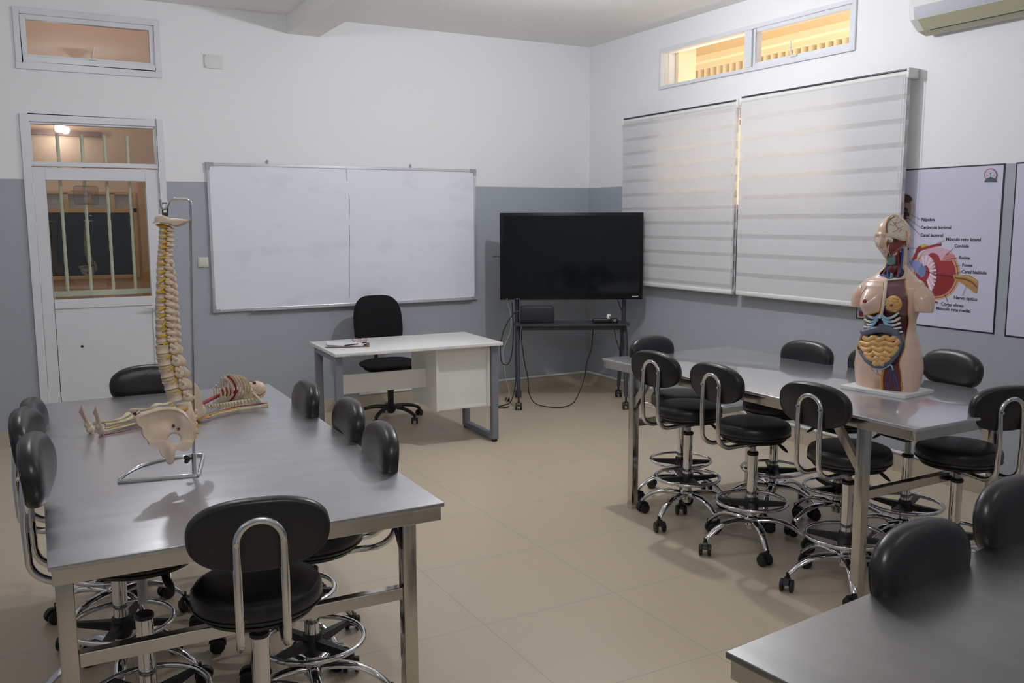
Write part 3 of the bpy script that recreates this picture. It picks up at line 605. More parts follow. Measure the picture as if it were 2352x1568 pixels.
# ================================================================== STOOLS
def make_stool():
    r = empty('lab_stool')
    # pad profile: flat-ish dome over a rounded rim
    prof = [(0.001, .583), (.150, .583), (.168, .588), (.178, .600), (.182, .620), (.180, .640), (.172, .654), (.155, .661), (.100, .664), (0.001, .665)]
    MB().lathe(prof, n=56).build('seat', M_LEATHER, r, angle=60)
    MB().torus((0, 0, .600), .1795, .0028, 56, 8).build('seat_piping', M_LEATHER, r)
    mb = MB(); mb.lathe([(.155, .570), (.165, .583)], n=40); mb.box(-.075, .075, -.055, .055, .545, .572); mb.build('seat_pan', M_BLACK, r)
    # oval back pad, leaning a little; local yz outline
    lean = Matrix.Translation((-0.262, 0, .88)) @ Matrix.Rotation(math.radians(-6), 4, 'Y')
    n = 64; se = lambda t, a, b, p: (math.copysign(abs(math.cos(t))**p, math.cos(t))*a, math.copysign(abs(math.sin(t))**p, math.sin(t))*b)
    layers = [(-.020, .94), (-.022, .80), (-.022, .40)]
    rings = [(-.0225, .05), (-.0225, .90), (-.020, .965), (-.012, .99), (0.0, 1.0), (.012, .975), (.022, .90), (.030, .74), (.034, .45), (.035, .05)]
    vs = []; fs = []
    for x, s in rings:
        for k in range(n):
            a, b = se(2*PI*k/n, .180, .098, .82); aa = a-math.copysign(min(abs(a), .180*(1-s)*.62), a) if s > .5 else a*s; bb = b*s
            vs.append(lean @ Vector((x-0.5*aa*aa*-1.0*0.9+0, aa, bb)))
    for j in range(len(rings)-1):
        for k in range(n): fs.append((j*n+k, j*n+(k+1) % n, (j+1)*n+(k+1) % n, (j+1)*n+k))
    fs += [tuple(reversed(range(n))), tuple(range((len(rings)-1)*n, len(rings)*n))]
    MB().add(vs, fs).build('backrest', M_LEATHER, r, angle=70)
    pp = []
    for k in range(n):
        a, b = se(2*PI*k/n, .173, .090, .82); pp.append(lean @ Vector((-.0205+0.45*a*a, a, b)))
    MB().tube(pp, .0035, 8, closed=True).build('back_piping', M_LEATHER, r)
    # chrome hoop: up behind the pad, down and forward under the seat
    w_ = 0.058
    side = lambda s: [(-.04, s*w_*.9, .562), (-.235, s*w_, .562), (-.285, s*w_, .60), (-.290, s*w_, .74), (-.283, s*w_, .865)]
    L_ = [Vector(p) for p in side(-1)]; R_ = [Vector(p) for p in side(1)][::-1]
    arch = [Vector((-.283-.002*math.sin(t), -w_*math.cos(t), .865+w_*math.sin(t))) for t in [PI*i/14 for i in range(1, 14)]]
    path = fillet(L_[:4]+[L_[4]], .035, 6)+arch+fillet(R_, .035, 6)
    MB().tube(path, .0112, 14).build('back_hoop', M_CHROME, r)
    for s in (-1, 1): MB().cyl((-.292, s*w_, .868), (-.300, s*w_, .868), .0065, 12).build('bolt', M_CHROME, r)
    MB().cyl((0, 0, .44), (0, 0, .56), .0145, 20).build('gas_lift', mat('satin_steel', (0.32, 0.32, 0.34), 0.3, 1.0), r)
    MB().lathe([(.0255, .155), (.0255, .488)], n=28).build('column', M_CHROME, r)
    c = MB(); c.lathe([(.026, .486), (.0285, .489), (.0285, .499), (.024, .503)], n=28); c.build('column_cap', M_BLACK, r)
    lv = MB(); lv.tube([(.03, -.05, .56), (.065, -.11, .555)], .005, 8); lv.build('lever_rod', M_BLACK, r)
    lv = MB(); Ml = Matrix.Translation((.075, -.128, .540)) @ Matrix.Rotation(math.radians(-60), 4, 'Z') @ Matrix.Rotation(math.radians(38), 4, 'Y'); lv.ell((0, 0, 0), (.034, .013, .008), 14, 8, Ml); lv.build('lever_paddle', M_BLACK, r)
    MB().torus((0, 0, .245), .176, .0095, 64, 12).build('foot_ring', M_CHROME, r)
    sp = MB(); sp.lathe([(.030, .190), (.036, .20), (.036, .235), (.032, .262), (.027, .268)], n=24)
    for k in range(4):
        M_ = Matrix.Rotation(PI/2*k+.35, 4, 'Z'); v = [M_ @ Vector(p) for p in ((.02, -.016, .215), (.02, .016, .215), (.02, .016, .25), (.02, -.016, .25), (.172, -.008, .232), (.172, .008, .232), (.172, .008, .248), (.172, -.008, .248))]
        sp.add(v, [(0, 1, 2, 3), (4, 7, 6, 5), (0, 4, 5, 1), (1, 5, 6, 2), (2, 6, 7, 3), (3, 7, 4, 0)])
    sp.build('ring_spokes', M_BLACK, r)
    MB().lathe([(.012, 0), (.021, .006), (.023, .022), (.016, .030)], n=10, M=Matrix.Translation((.034, -.012, .222)) @ Matrix.Rotation(PI/2, 4, 'Y')).build('ring_knob', M_BLACK, r)
    hb = MB(); hb.lathe([(.012, .098), (.022, .102), (.024, .118), (.034, .124), (.036, .165), (.028, .172)], n=28); hb.build('hub', M_CHROME, r)
    for k in range(5):
        M_ = Matrix.Rotation(2*PI*k/5, 4, 'Z')
        p = spline([(.022, 0, .146), (.085, 0, .152), (.150, 0, .146), (.205, 0, .123), (.245, 0, .092), (.262, 0, .074)], 5)
        MB().tube([M_ @ q for q in p], [.0235-.009*i/(len(p)-1) for i in range(len(p))], 12, flat=(.62, 1.0)).build('leg', M_CHROME, r)
        C_ = M_ @ Matrix.Translation((.268, 0, 0)) @ Matrix.Rotation(random.uniform(0, 6.28), 4, 'Z') @ Matrix.Translation((-.016, 0, 0))
        cs = MB()
        hood = [(math.cos(t)*.0335, .033+math.sin(t)*.0335) for t in [math.radians(-12+18*i) for i in range(11)]]
        cs.prism(hood, lambda a, b, t: C_ @ Vector((a, t, b)), -.0125, .0125); cs.tube([C_ @ Vector((.016, 0, .045)), C_ @ Vector((.016, 0, .082))], .009, 12)
        co = cs.build('caster', M_BLACK, r)
        for s in (-1, 1):
            wl = MB(); wp = [(.024, .013*s if s > 0 else -.013), (.0285, .016*s), (.0285, .027*s), (.024, .030*s), (.012, .031*s)]
            Mw = C_ @ Matrix.Translation((0, 0, .0285)) @ Matrix.Rotation(PI/2, 4, 'X'); wl.lathe(wp, n=22, M=Mw); wl.build('wheel', M_BLACK, co)
    return r
STOOLS = [  # base x, y, heading (deg), lift, label, group
    (-4.525, -5.09, 80, 0.0, 'black stool in the foreground with its chrome hoop towards the viewer'),
    (-4.80, -4.80, -8, 0.095, 'nearest of the black stools along the left edge of the left table'),
    (-4.82, -4.22, -10, 0.065, 'middle black stool along the left edge of the left table'),
    (-4.79, -3.66, -8, 0.0, 'farthest black stool along the left edge of the left table'),
    (-4.545, -3.20, -93, 0.0, 'black stool at the far end of the left table, behind the hanging spine'),
    (-4.25, -3.76, 176, 0.0, 'farthest black stool on the right side of the left table, nearest the white desk'),
    (-4.22, -4.24, 175, 0.0, 'middle one of three black stools on the right side of the left table'),
    (-4.26, -4.69, 173, 0.0, 'nearest black stool on the right side of the left table'),
    (-1.66, -3.49, -82, -0.01, 'black stool at the far end of the torso table, backrest near the screen trolley'),
    (-1.86, -3.79, 5, 0.0, 'black stool on the aisle side of the torso table, nearest the screen trolley'),
    (-1.86, -4.29, 0, 0.0, 'middle black stool on the aisle side of the torso table'),
    (-1.85, -4.88, 4, 0.0, 'near black stool on the aisle side of the torso table, beside its front leg'),
    (-1.32, -3.90, 184, -0.01, 'black stool on the window side of the torso table, farthest from the torso'),
    (-1.275, -4.33, 180, 0.0, 'black stool on the window side, backrest hidden behind the torso'),
    (-1.22, -4.705, 172, 0.035, 'black stool on the window side, its oval backrest right of the torso'),
    (-1.40, -5.10, 76, 0.0, 'black stool at the near end of the torso table, hoop seen at right edge'),
    (-3.265, -6.56, 276, 0.0, 'black stool behind the corner table, left of the two'),
    (-2.80, -6.49, 276, 0.02, 'black stool behind the corner table, at the right edge of the picture'),
]
STOOL_OFF = [40, 20, 55, 10, 0, 30, 50, 14, 25, 48, 28, 10, 33, 60, 5, 44, 20, 37]
proto = make_stool()
LIFTED = ('seat', 'seat_piping', 'seat_pan', 'backrest', 'back_piping', 'back_hoop', 'bolt', 'lever_rod', 'lever_paddle', 'gas_lift')
TURNED = ('leg', 'caster', 'hub', 'foot_ring', 'ring_spokes', 'ring_knob')
roots = [proto]+[copy_tree(proto) for _ in STOOLS[1:]]
for (x, y, hd, lift, lb), off, o in zip(STOOLS, STOOL_OFF, roots):
    o.location = (x, y, 0); o.rotation_euler = (0, 0, math.radians(hd)); tag(o, lb, 'stool', 'black laboratory stools around the steel tables')
    for ch in o.children:
        b = ch.name.split('.')[0]
        if b in LIFTED: ch.location.z = lift
        if b in TURNED: ch.rotation_euler.z = math.radians(off)

# ================================================================== TEACHER'S DESK
dk = tag(empty('desk', None, None, (-2.535, -1.335, 0), math.radians(-2.3)), 'white office desk with grey metal legs in front of the whiteboard', 'desk')
M_DESK = mat('white_laminate', srgb(232, 231, 228), 0.28); M_GREY = mat('grey_powder_coat', srgb(122, 126, 136), 0.4)
MB().rbox(-0.64, 0.64, -0.36, 0.36, 0.740, 0.765, 0.004).build('desktop', M_DESK, dk, angle=50)
MB().box(-.56, -.42, -.3615, -.3605, .744, .749).build('edge_label', mat('grey_plastic', (0.3, 0.3, 0.3), 0.4), dk, smooth=False)
for s in (-1, 1):
    fx = 0.59*s if s > 0 else -0.605
    f = MB(); a, b = fx-.025, fx+.025
    f.box(a, b, -.33, -.28, .02, .74); f.box(a, b, .20, .25, .02, .74); f.box(a, b, -.28, .20, .02, .055); f.box(a, b, -.28, .20, .70, .74)
    f.build('leg_frame', M_GREY, dk, smooth=False, bevel=0.003)
    for y in (-.305, .225): MB().lathe([(.018, 0), (.022, .004), (.022, .014), (.012, .021)], (fx, y, 0), 18).build('levelling_foot', M_BLACK, dk)
pd = MB(); pd.box(.125, .145, -.30, .22, .275, .735); pd.box(.540, .562, -.30, .22, .275, .735); pd.box(.145, .540, -.285, .20, .275, .295); pd.box(.145, .540, -.278, -.262, .295, .735); pd.box(.145, .540, .20, .22, .275, .735)
pd.build('drawer_pedestal', M_DESK, dk, smooth=False, bevel=0.0015)
MB().box(-.52, .125, -.085, -.067, .425, .565).build('modesty_panel', M_DESK, dk, smooth=False)

# office chair behind the desk
oc = tag(empty('office_chair', None, None, (-2.36, -0.55, 0), math.radians(-88)), 'black fabric swivel chair behind the white desk', 'chair')
bk = MB(); n = 48; rings = [(-.022, .05), (-.022, .86), (-.010, .97), (.006, 1.0), (.020, .96), (.032, .80), (.036, .4), (.036, .05)]; vs = []; fs = []
Mb = Matrix.Translation((-.27, 0, .80)) @ Matrix.Rotation(math.radians(-7), 4, 'Y')
for x, s in rings:
    for k in range(n):
        t = 2*PI*k/n; cx_, cy_ = math.cos(t), math.sin(t); a = math.copysign(abs(cx_)**.55, cx_)*.225*(1-.10*max(0, cy_)); b = math.copysign(abs(cy_)**.62, cy_)*.235
        vs.append(Mb @ Vector((x+.6*(a*s)**2, a*s, b*s)))
for j in range(len(rings)-1):
    for k in range(n): fs.append((j*n+k, j*n+(k+1) % n, (j+1)*n+(k+1) % n, (j+1)*n+k))
fs += [tuple(reversed(range(n))), tuple(range((len(rings)-1)*n, len(rings)*n))]
bk.add(vs, fs).build('backrest', M_FABRIC, oc, angle=70)
st = MB(); st.ell((0, 0, .475), (.235, .245, .048), 40, 12, e=.7); st.build('seat', M_FABRIC, oc, angle=80)
st = MB(); st.ell((0, 0, .438), (.20, .21, .038), 32, 8, e=.75); st.box(-.09, .09, -.08, .08, .36, .41); st.build('seat_pan', M_BLACK, oc)
MB().tube(fillet([(-.08, 0, .40), (-.30, 0, .40), (-.315, 0, .78)], .06), .022, 10, flat=(1.4, .6)).build('back_bar', M_BLACK, oc)
MB().lathe([(.026, .10), (.026, .25), (.034, .25), (.034, .37)], n=24).build('gas_lift', M_BLACK, oc)
MB().lathe([(.02, .055), (.038, .075), (.042, .125), (.03, .135)], n=24).build('hub', M_BLACK, oc)
for k in range(5):
    M_ = Matrix.Rotation(2*PI*k/5+math.radians(22), 4, 'Z'); p = spline([(.02, 0, .108), (.12, 0, .112), (.22, 0, .092), (.275, 0, .066)], 5)
    MB().tube([M_ @ q for q in p], [.024-.008*i/(len(p)-1) for i in range(len(p))], 12, flat=(.75, 1)).build('leg', M_BLACK, oc)
    C_ = M_ @ Matrix.Translation((.272, 0, 0)) @ Matrix.Rotation(random.uniform(0, 6.28), 4, 'Z'); cs = MB()
    cs.prism([(math.cos(t)*.03, .028+math.sin(t)*.03) for t in [math.radians(18*i) for i in range(11)]], lambda a, b, t: C_ @ Vector((a, t, b)), -.011, .011); cs.tube([C_ @ Vector((0, 0, .04)), C_ @ Vector((0, 0, .07))], .008, 10)
    co = cs.build('caster', M_BLACK, oc)
    for s in (-1, 1): MB().lathe([(.02, .012*s), (.025, .014*s), (.025, .024*s), (.02, .027*s)], n=20, M=C_ @ Matrix.Translation((0, 0, .025)) @ Matrix.Rotation(PI/2, 4, 'X')).build('wheel', M_BLACK, co)

# clipboard with papers
DZ_ = 0.765
cb = tag(empty('clipboard', None, None, (-2.975, -1.31, DZ_), math.radians(-20)), 'brown clipboard with loose white papers on the desk', 'clipboard')
MB().rbox(-.155, .155, -.11, .11, .0, .004, .002).build('board', mat('hardboard', srgb(116, 80, 62), 0.6), cb)
pp = MB()
for k, (dx, rz_) in enumerate(((-.01, .0), (-.014, .05), (-.02, -.06), (-.012, .10))):
    M_ = Matrix.Translation((dx, 0, .0045+.0016*k)) @ Matrix.Rotation(rz_, 4, 'Z'); N_ = 8
    vs = [M_ @ Vector((-.14+.26*i/N_, y, (.0005+.012*((1-i/N_)**2) if k == 3 else 0)+z)) for z in (0, .0012) for i in range(N_+1) for y in (-.10, .10)]
    fs = []
    q = 2*(N_+1)
    for i in range(N_): fs += [(2*i, 2*i+1, 2*i+3, 2*i+2), (q+2*i, q+2*i+2, q+2*i+3, q+2*i+1), (2*i, 2*i+2, q+2*i+2, q+2*i), (2*i+1, q+2*i+1, q+2*i+3, 2*i+3)]
    fs += [(0, q, q+1, 1), (2*N_, 2*N_+1, q+2*N_+1, q+2*N_)]
    pp.add(vs, fs)
pp.build('papers', mat('paper', srgb(222, 222, 226), 0.7), cb, smooth=False)
cl = MB(); cl.rbox(.10, .135, -.05, .05, .010, .016, .003); cl.tube(fillet([(.105, -.03, .016), (.09, -.03, .028), (.09, .03, .028), (.105, .03, .016)], .01), .003, 8); cl.build('clip', M_CHROME, cb)
pn = tag(empty('ballpoint_pen', None, None, (-2.985, -1.40, DZ_+.0135), math.radians(18)), 'dark pen lying across the papers on the clipboard', 'pen')
MB().tube([(-.06, 0, .004), (-.05, 0, .004), (.065, 0, .004)], [.001, .004, .004], 10).build('pen_barrel', M_BLACK, pn)
gs = tag(empty('red_spectacles', None, None, (-2.84, -1.18, DZ_), math.radians(-30)), 'thin red-framed spectacles folded behind the clipboard', 'spectacles')
for s in (-1, 1): MB().tube([(s*.03+.024*math.cos(t), .0, .018+.017*math.sin(t)) for t in [2*PI*i/20 for i in range(20)]], .0016, 6, closed=True).build('lens_rim', mat('red_plastic', srgb(140, 40, 40), 0.4), gs)
MB().tube([(-.055, 0, .02), (-.05, .01, .01), (.05, .03, .004)], .0016, 6).build('temple', mat('red_plastic', srgb(140, 40, 40), 0.4), gs)
MB().tube([(.055, 0, .02), (.05, .012, .012), (-.05, .038, .004)], .0016, 6).build('temple', mat('red_plastic', srgb(140, 40, 40), 0.4), gs)

# ================================================================== SCREEN TROLLEY
TV0 = Vector((-0.697, -0.762, 0)); TA = math.atan2(-0.615, 1.117)   # local x along the screen, local y away from the room
M_GUN = mat('dark_grey_metal', srgb(72, 74, 82), 0.35, 0.3)
tr = tag(empty('screen_trolley', None, None, TV0, TA), 'dark grey wheeled trolley carrying the big black screen', 'stand')
sh = MB(); P_ = fillet([(-.535, -.17, 0), (.52, -.17, 0), (.50, .12, 0), (-.50, .12, 0)], .05, 5, True)
sh.prism([(p.x, p.y) for p in P_], lambda a, b, t: Vector((a, b, t)), .735, .752); sh.build('shelf', M_GUN, tr, angle=50)
MB().box(-.44, .44, -.09, -.065, .690, .735).build('shelf_rail', M_GUN, tr, smooth=False)
for s in (-1, 1):
    MB().tube([(s*.485, .045, .73), (s*.485, .045, 1.40)], .021, 14).build('upright', M_GUN, tr)
    for y0_, y1_ in ((-.04, -.26), (.06, .30)):
        MB().tube(fillet([(s*.475, y0_, .735), (s*.485, (y0_*.8+y1_*.2), .62), (s*.475, y1_, .115)], .15, 8), [.024, .024, .024, .024, .023, .022, .021, .020, .019, .018, .017], 12, flat=(1, 1.2)).build('leg', M_GUN, tr)
        co = MB().tube([(s*.475, y1_, .06), (s*.475, y1_, .12)], .008, 10)
        co.prism([(math.cos(t)*.038, .038+math.sin(t)*.038) for t in [math.radians(18*i) for i in range(11)]], lambda a, b, t: Vector((s*.475+t, y1_+a, b)), -.012, .012)
        co = co.build('caster', M_BLACK, tr)
        for q in (-1, 1): MB().lathe([(.027, .013*q), (.034, .016*q), (.034, .026*q), (.026, .030*q)], n=22, M=Matrix.Translation((s*.475, y1_, .034)) @ Matrix.Rotation(PI/2, 4, 'Y')).build('wheel', M_BLACK, co)
MB().box(-.46, .46, .035, .055, .95, 1.0).build('mount_bar', M_GUN, tr, smooth=False)
tv = tag(empty('flat_screen', None, None, TV0, TA), 'big black interactive screen standing in the room corner', 'screen')
MB().rbox(-.6375, .6375, -.055, .010, .960, 1.732, .006).build('casing', mat('screen_bezel', (0.005, 0.005, 0.006), 0.28, spec=.3), tv, angle=50)
def screen_mat():
    m = mat('switched_off_screen', (0.006, 0.008, 0.011), 0.07, spec=0.45); return m
MB().box(-.605, .605, -.0575, -.0551, 1.008, 1.705).build('screen_glass', screen_mat(), tv, smooth=False)
MB().box(-.6375, .6375, -.0562, -.0548, .960, .9625).build('bottom_trim', mat('dark_grey_metal', (0.1, 0.1, 0.1), 0.3), tv, smooth=False)
for i, x in enumerate((-.575, -.505, -.485, -.465)): MB().cyl((x, -.058, .970), (x, -.0548, .970), .0045 if i in (0, 2) else .003, 12).build('button', M_WHITE if i in (0, 2) else mat('grey_plastic', (0.3, 0.3, 0.3), .4), tv)
MB().box(.545, .600, -.0565, -.0548, .985, .991).build('maker_plate', M_WHITE, tv, smooth=False)
MB().cyl((-.638, -.03, 1.345), (-.70, -.03, 1.345), .003, 8).build('pen_hook', M_BLACK, tv)
ub = tag(empty('power_unit', None, None, TV0, TA), 'black box-shaped power unit on the left of the trolley shelf', 'device')
MB().rbox(-.455, -.155, -.085, .06, .753, .895, .008).build('unit_body', mat('dark_unit_plastic', srgb(34, 34, 42), 0.45), ub, angle=50)
MB().rbox(-.43, -.18, -.07, .05, .893, .900, .003).build('unit_lid', mat('grey_unit_lid', srgb(74, 74, 82), 0.4), ub)
ex = tag(empty('power_strip', None, None, TV0, TA), 'black power strip with one white plug on the trolley shelf', 'power strip')
MB().rbox(.19, .42, -.10, -.045, .753, .793, .012, Matrix.Rotation(0, 4, 'X')).build('strip_body', M_BLACK, ex)
MB().tube([(.19, -.07, .775), (.165, -.07, .778)], .007, 8).build('cable_gland', M_BLACK, ex)
pg = MB(); pg.lathe([(.020, 0), (.022, .010), (.020, .028), (.010, .042)], (.335, -.085, .792), 20); pg.build('plug', M_WHITE, ex)
for x in (.38, .395): MB().box(x-.003, x+.003, -.1015, -.0985, .765, .785).build('indicator', mat('grey_plastic', (0.3, 0.3, 0.3), .4), ex, smooth=False)
def cable(pts, r, m, label):
    o = MB().tube(spline(pts, 7), r, 8).build('cable', m, None, loc=TV0, rot=(0, 0, TA)); return tag(o, label, 'cable')
cable([(-.46, -.02, .86), (-.52, -.03, .83), (-.60, -.05, .70), (-.635, -.06, .55), (-.625, -.08, .40), (-.565, -.08, .385), (-.53, -.04, .50), (-.52, -.02, .70), (-.53, .02, .93)], .0045, M_BLACK, 'black cable looping in the air left of the trolley leg')
cable([(-.58, .02, .96), (-.54, .02, .80), (-.55, .02, .66), (-.61, .0, .50), (-.60, .0, .35), (-.59, .02, .22), (-.56, .05, .12), (-.58, -.02, .045), (-.64, -.10, .008)], .003, mat('pale_cable', srgb(176, 196, 190), .4), 'thin pale cable hanging down left of the trolley')
cable([(-.50, .06, .70), (-.50, .07, .40), (-.50, .06, .20), (-.54, .0, .03), (-.62, -.10, .007), (-.68, -.16, .007), (-.62, -.20, .007), (-.56, -.15, .007)], .0045, M_BLACK, 'black cable running down the trolley leg and coiling on the floor')
cable([(-.44, -.02, .70), (-.445, -.03, .60), (-.42, -.05, .40), (-.39, -.05, .25), (-.38, -.06, .12), (-.33, -.10, .03), (-.22, -.16, .007), (-.08, -.18, .007), (.02, -.10, .03), (.08, -.04, .12), (.13, .0, .25), (.15, .02, .38), (.19, .02, .50), (.20, .02, .62), (.21, .02, .74)], .0045, M_BLACK, 'black cable sagging from trolley leg to shelf underside across the floor')
cable([(.335, -.085, .835), (.345, -.12, .80), (.36, -.19, .76), (.39, -.20, .62), (.44, -.16, .48), (.50, -.08, .36), (.54, -.02, .2)], .004, M_BLACK, 'black cable leaving the white plug over the shelf edge')
cable([(.42, .0, .96), (.45, .02, .88), (.49, .06, .80), (.51, .09, .70), (.53, .10, .50), (.54, .10, .3)], .004, M_BLACK, 'black cable dropping from the screen along the right trolley upright')
wp = tag(empty('wall_plug', None, None, TV0, TA), 'small black plug lying by the skirting behind the trolley leg', 'plug')
MB().rbox(-.60, -.555, .10, .14, .0, .035, .01).build('plug_body', M_BLACK, wp)

# ================================================================== ray helper: the photo's point (u, v) on a plane of a standing model
def local_ray(loc, rz):
    inv = Matrix.Rotation(-rz, 3, 'Z'); o = inv @ (CAM-Vector(loc))
    def f(u, v): return o, inv @ (fwd + rt*((u-W/2)/FPX) + up*((H/2-v)/FPX))
    return f

# ================================================================== HANGING SPINE MODEL
SP_LOC, SP_RZ = (-4.608, -4.631, TZ), -0.146
sp_ray = local_ray(SP_LOC, SP_RZ)
def S(u, v, y=0.011):
    o, d = sp_ray(u, v); t = (y-o.y)/d.y; return o+d*t
st_ = tag(empty('display_stand', None, None, SP_LOC, SP_RZ), 'thin chrome hook stand with a looped base on the left table', 'stand')
bl = fillet([(.022, .275, .0065), (.036, .272, .0065), (.012, .008, .0065), (-.228, .020, .0065)], .014, 5)+spline([(-.226, .050, .0065), (-.208, .115, .0065), (-.165, .200, .0065), (-.095, .258, .0065), (-.03, .277, .0065)], 6)
MB().tube(bl, .0058, 12, closed=True).build('base_loop', M_CHROME, st_)
top = [S(447, 1088), S(445, 1030), S(440, 700), S(438, 500), S(438, 457), S(391, 457), S(382, 478), S(375, 480), S(371, 474), S(368, 458)]
MB().tube([top[0], S(445, 1040)], .0078, 14).build('rod_socket', M_CHROME, st_)
MB().tube(top[:4]+fillet(top[3:], .018, 6)[1:], .0047, 12).build('rod', M_CHROME, st_)
kn = MB(); kc = S(431, 1054, .0); kn.tube([kc, kc+Vector((.022, 0.01, 0))], .004, 8)
for k in range(7):
    a = 2*PI*k/7; kn.ell((kc.x-.004, kc.y+.009*math.cos(a), kc.z+.009*math.sin(a)), (.007, .005, .005), 8, 6)
kn.ell(tuple(kc), (.009, .010, .010), 10, 8); kn.build('clamp_knob', M_BLACK, st_)

sp = tag(empty('spine_model', None, None, SP_LOC, SP_RZ), 'life-size spine and pelvis model with yellow nerves hanging from a hook stand', 'anatomical model')
def puffy(mb, pix, y, dep, prof=((1, .72), (.8, .93), (.35, 1.0), (-.35, 1.0), (-.8, .93), (-1, .72)), n=4, fn=None):
    P_ = spline([S(u, v, y) for u, v in pix], n, True); c = sum(P_, Vector())/len(P_); N = len(P_); vs = []; fs = []
    for q, s in prof:
        for p in P_:
            v_ = c+(p-c)*s; v_.y = y+q*dep+(fn(p) if fn else 0); vs.append(v_)
    for j in range(len(prof)-1):
        for k in range(N): fs.append((j*N+k, j*N+(k+1) % N, (j+1)*N+(k+1) % N, (j+1)*N+k))
    a = len(vs); vs += [c+Vector((0, prof[0][0]*dep*1.1, 0)), c+Vector((0, prof[-1][0]*dep*1.1, 0))]; M0 = (len(prof)-1)*N
    for k in range(N): fs += [(a, (k+1) % N, k), (a+1, M0+k, M0+(k+1) % N)]
    return mb.add(vs, fs)
lk = MB(); lk.tube(fillet([S(372, 466), S(385, 466), S(385, 492), S(374, 492)], .004, 4, True), .0022, 8, closed=True); lk.box(*[x for x in (S(372, 490).x, S(386, 490).x)], .003, .019, S(372, 497).z, S(372, 488).z); lk.build('hanging_link', mat('dark_iron', (0.08, 0.07, 0.06), 0.4, .8), sp)
puffy(MB(), [(356, 499), (366, 493), (378, 495), (390, 501), (404, 501), (420, 503), (434, 506), (428, 513), (418, 518), (406, 521), (396, 518), (386, 515), (370, 513), (360, 508), (351, 513), (355, 506)], .012, .046).build('occiput', M_BONE, sp)
def interp(tab, v):
    for (v0, a), (v1, b) in zip(tab, tab[1:]):
        if v <= v1: return a+(b-a)*max(0, (v-v0))/(v1-v0)
    return tab[-1][1]
BU = [(525, 377), (560, 376), (600, 372), (650, 372), (700, 371), (750, 372), (790, 374), (830, 380), (860, 388), (890, 397), (925, 410)]
TU = [(525, 394), (560, 393), (600, 397), (650, 404), (700, 407), (750, 411), (800, 413), (830, 420), (860, 431), (890, 437), (925, 441)]
cv = [527+11.5*i for i in range(6)]+[597+16.4*i for i in range(12)]+[800+27*i for i in range(5)]
PXM = 718.0
for i, v in enumerate(cv):
    kind = 0 if i < 6 else (1 if i < 18 else 2); hh = (11.5, 16.4, 27)[kind]; rb = ((11, 11, 0), (11.5, 15, 0), (18, 19.5, 0))[kind]
    t = (i-(0, 6, 18)[kind])/((6, 12, 5)[kind]-1); r_ = (rb[0]+(rb[1]-rb[0])*t)/PXM; hz = hh/PXM
    c = S(interp(BU, v), v); tip = S(interp(TU, v), v+(3, 15-9*t, 4)[kind]); nx = S(interp(BU, v+hh), v+hh)
    tilt = math.atan2(nx.x-c.x, c.z-nx.z); Mv = Matrix.Translation(c) @ Matrix.Rotation(-tilt, 4, 'Y')
    b = MB(); q = hz*.36
    b.lathe([(r_*.9, -q), (r_*1.03, -q*.9), (r_*.90, -q*.3), (r_*.90, q*.3), (r_*1.03, q*.9), (r_*.9, q)], n=18, M=Mv @ Matrix.Diagonal((1, 1.15, 1, 1)))
    s0 = c+Vector((r_*.8, 0, hz*.1)); d_ = tip-s0; e1 = (.62, .80, .80)[kind]*hz*.62
    # spinous process as a drooping blade, with a lobed end
    b.tube(spline([s0+Vector((0, 0, 0)), s0+d_*.35+Vector((0, 0, hz*.10)), s0+d_*.75, tip], 4), [e1*.95]*3+[e1*.98]*3+[e1*.95]*3+[e1*.85]*3+[e1*.6], 12, flat=(1.0, .42 if kind else .6))
    b.ell(tuple(tip), (e1*.6, .007 if kind else .009, e1*.75), 12, 8)
    # transverse processes and joint lobes on both sides
    for s in (-1, 1):
        w_ = (.020, .030-.008*t, .036)[kind]
        b.tube(spline([c+Vector((r_*.7, s*.006, hz*.15)), c+Vector((r_*1.05, s*w_*.6, hz*.25)), c+Vector((r_*1.3, s*w_, hz*(.1 if kind != 1 else .3)))], 4), [.0075, .0072, .007, .0065, .006, .006, .0065, .007, .005], 9, flat=(1.15, .7))
        ml = Matrix.Translation((c.x+r_*1.25, s*.013, c.z-hz*.12)) @ Matrix.Rotation(math.atan2(c.z-tip.z, tip.x-c.x)*.8, 4, 'Y'); b.ell((0, 0, 0), (.015 if kind else .012, .009, hz*.36), 12, 8, ml)
        b.ell((c.x+r_*.95, s*.016, c.z+hz*.30), (.006, .006, hz*.22), 9, 7)
    b.build('vertebra', M_BONE if kind != 0 else M_BONE, sp, angle=80)
    if i < len(cv)-1:
        m_ = (c+nx)/2; r2 = r_*(1.0 if kind < 2 else .97)
        MB().lathe([(r2*.9, -q*.42), (r2, -q*.3), (r2, q*.3), (r2*.9, q*.42)], n=18, M=Matrix.Translation(m_) @ Matrix.Rotation(-tilt, 4, 'Y') @ Matrix.Diagonal((1, 1.13, 1, 1))).build('disc', M_DISC, sp)
        nv = MB()
        for s in (-1, 1):
            p0 = m_+Vector((r_*.95, s*.010, .002)); L_ = random.uniform(.018, .030)*(1.1 if kind else .8); a_ = random.uniform(-.15, .85)
            nv.tube(spline([p0, p0+Vector((-.004, s*.010, -.001)), p0+Vector((-L_*math.cos(a_), s*.018, -L_*math.sin(a_)))], 4), [.0040]*4+[.0034]*3+[.0026]*2, 8, flat=(1.1, .8))
        nv.build('nerve', M_NERVE, sp)
nv = MB(); puffy(nv, [(358, 515), (372, 514), (390, 518), (397, 524), (402, 528), (392, 525), (376, 523), (362, 520)], .012, .025); nv.build('nerve', M_NERVE, sp)
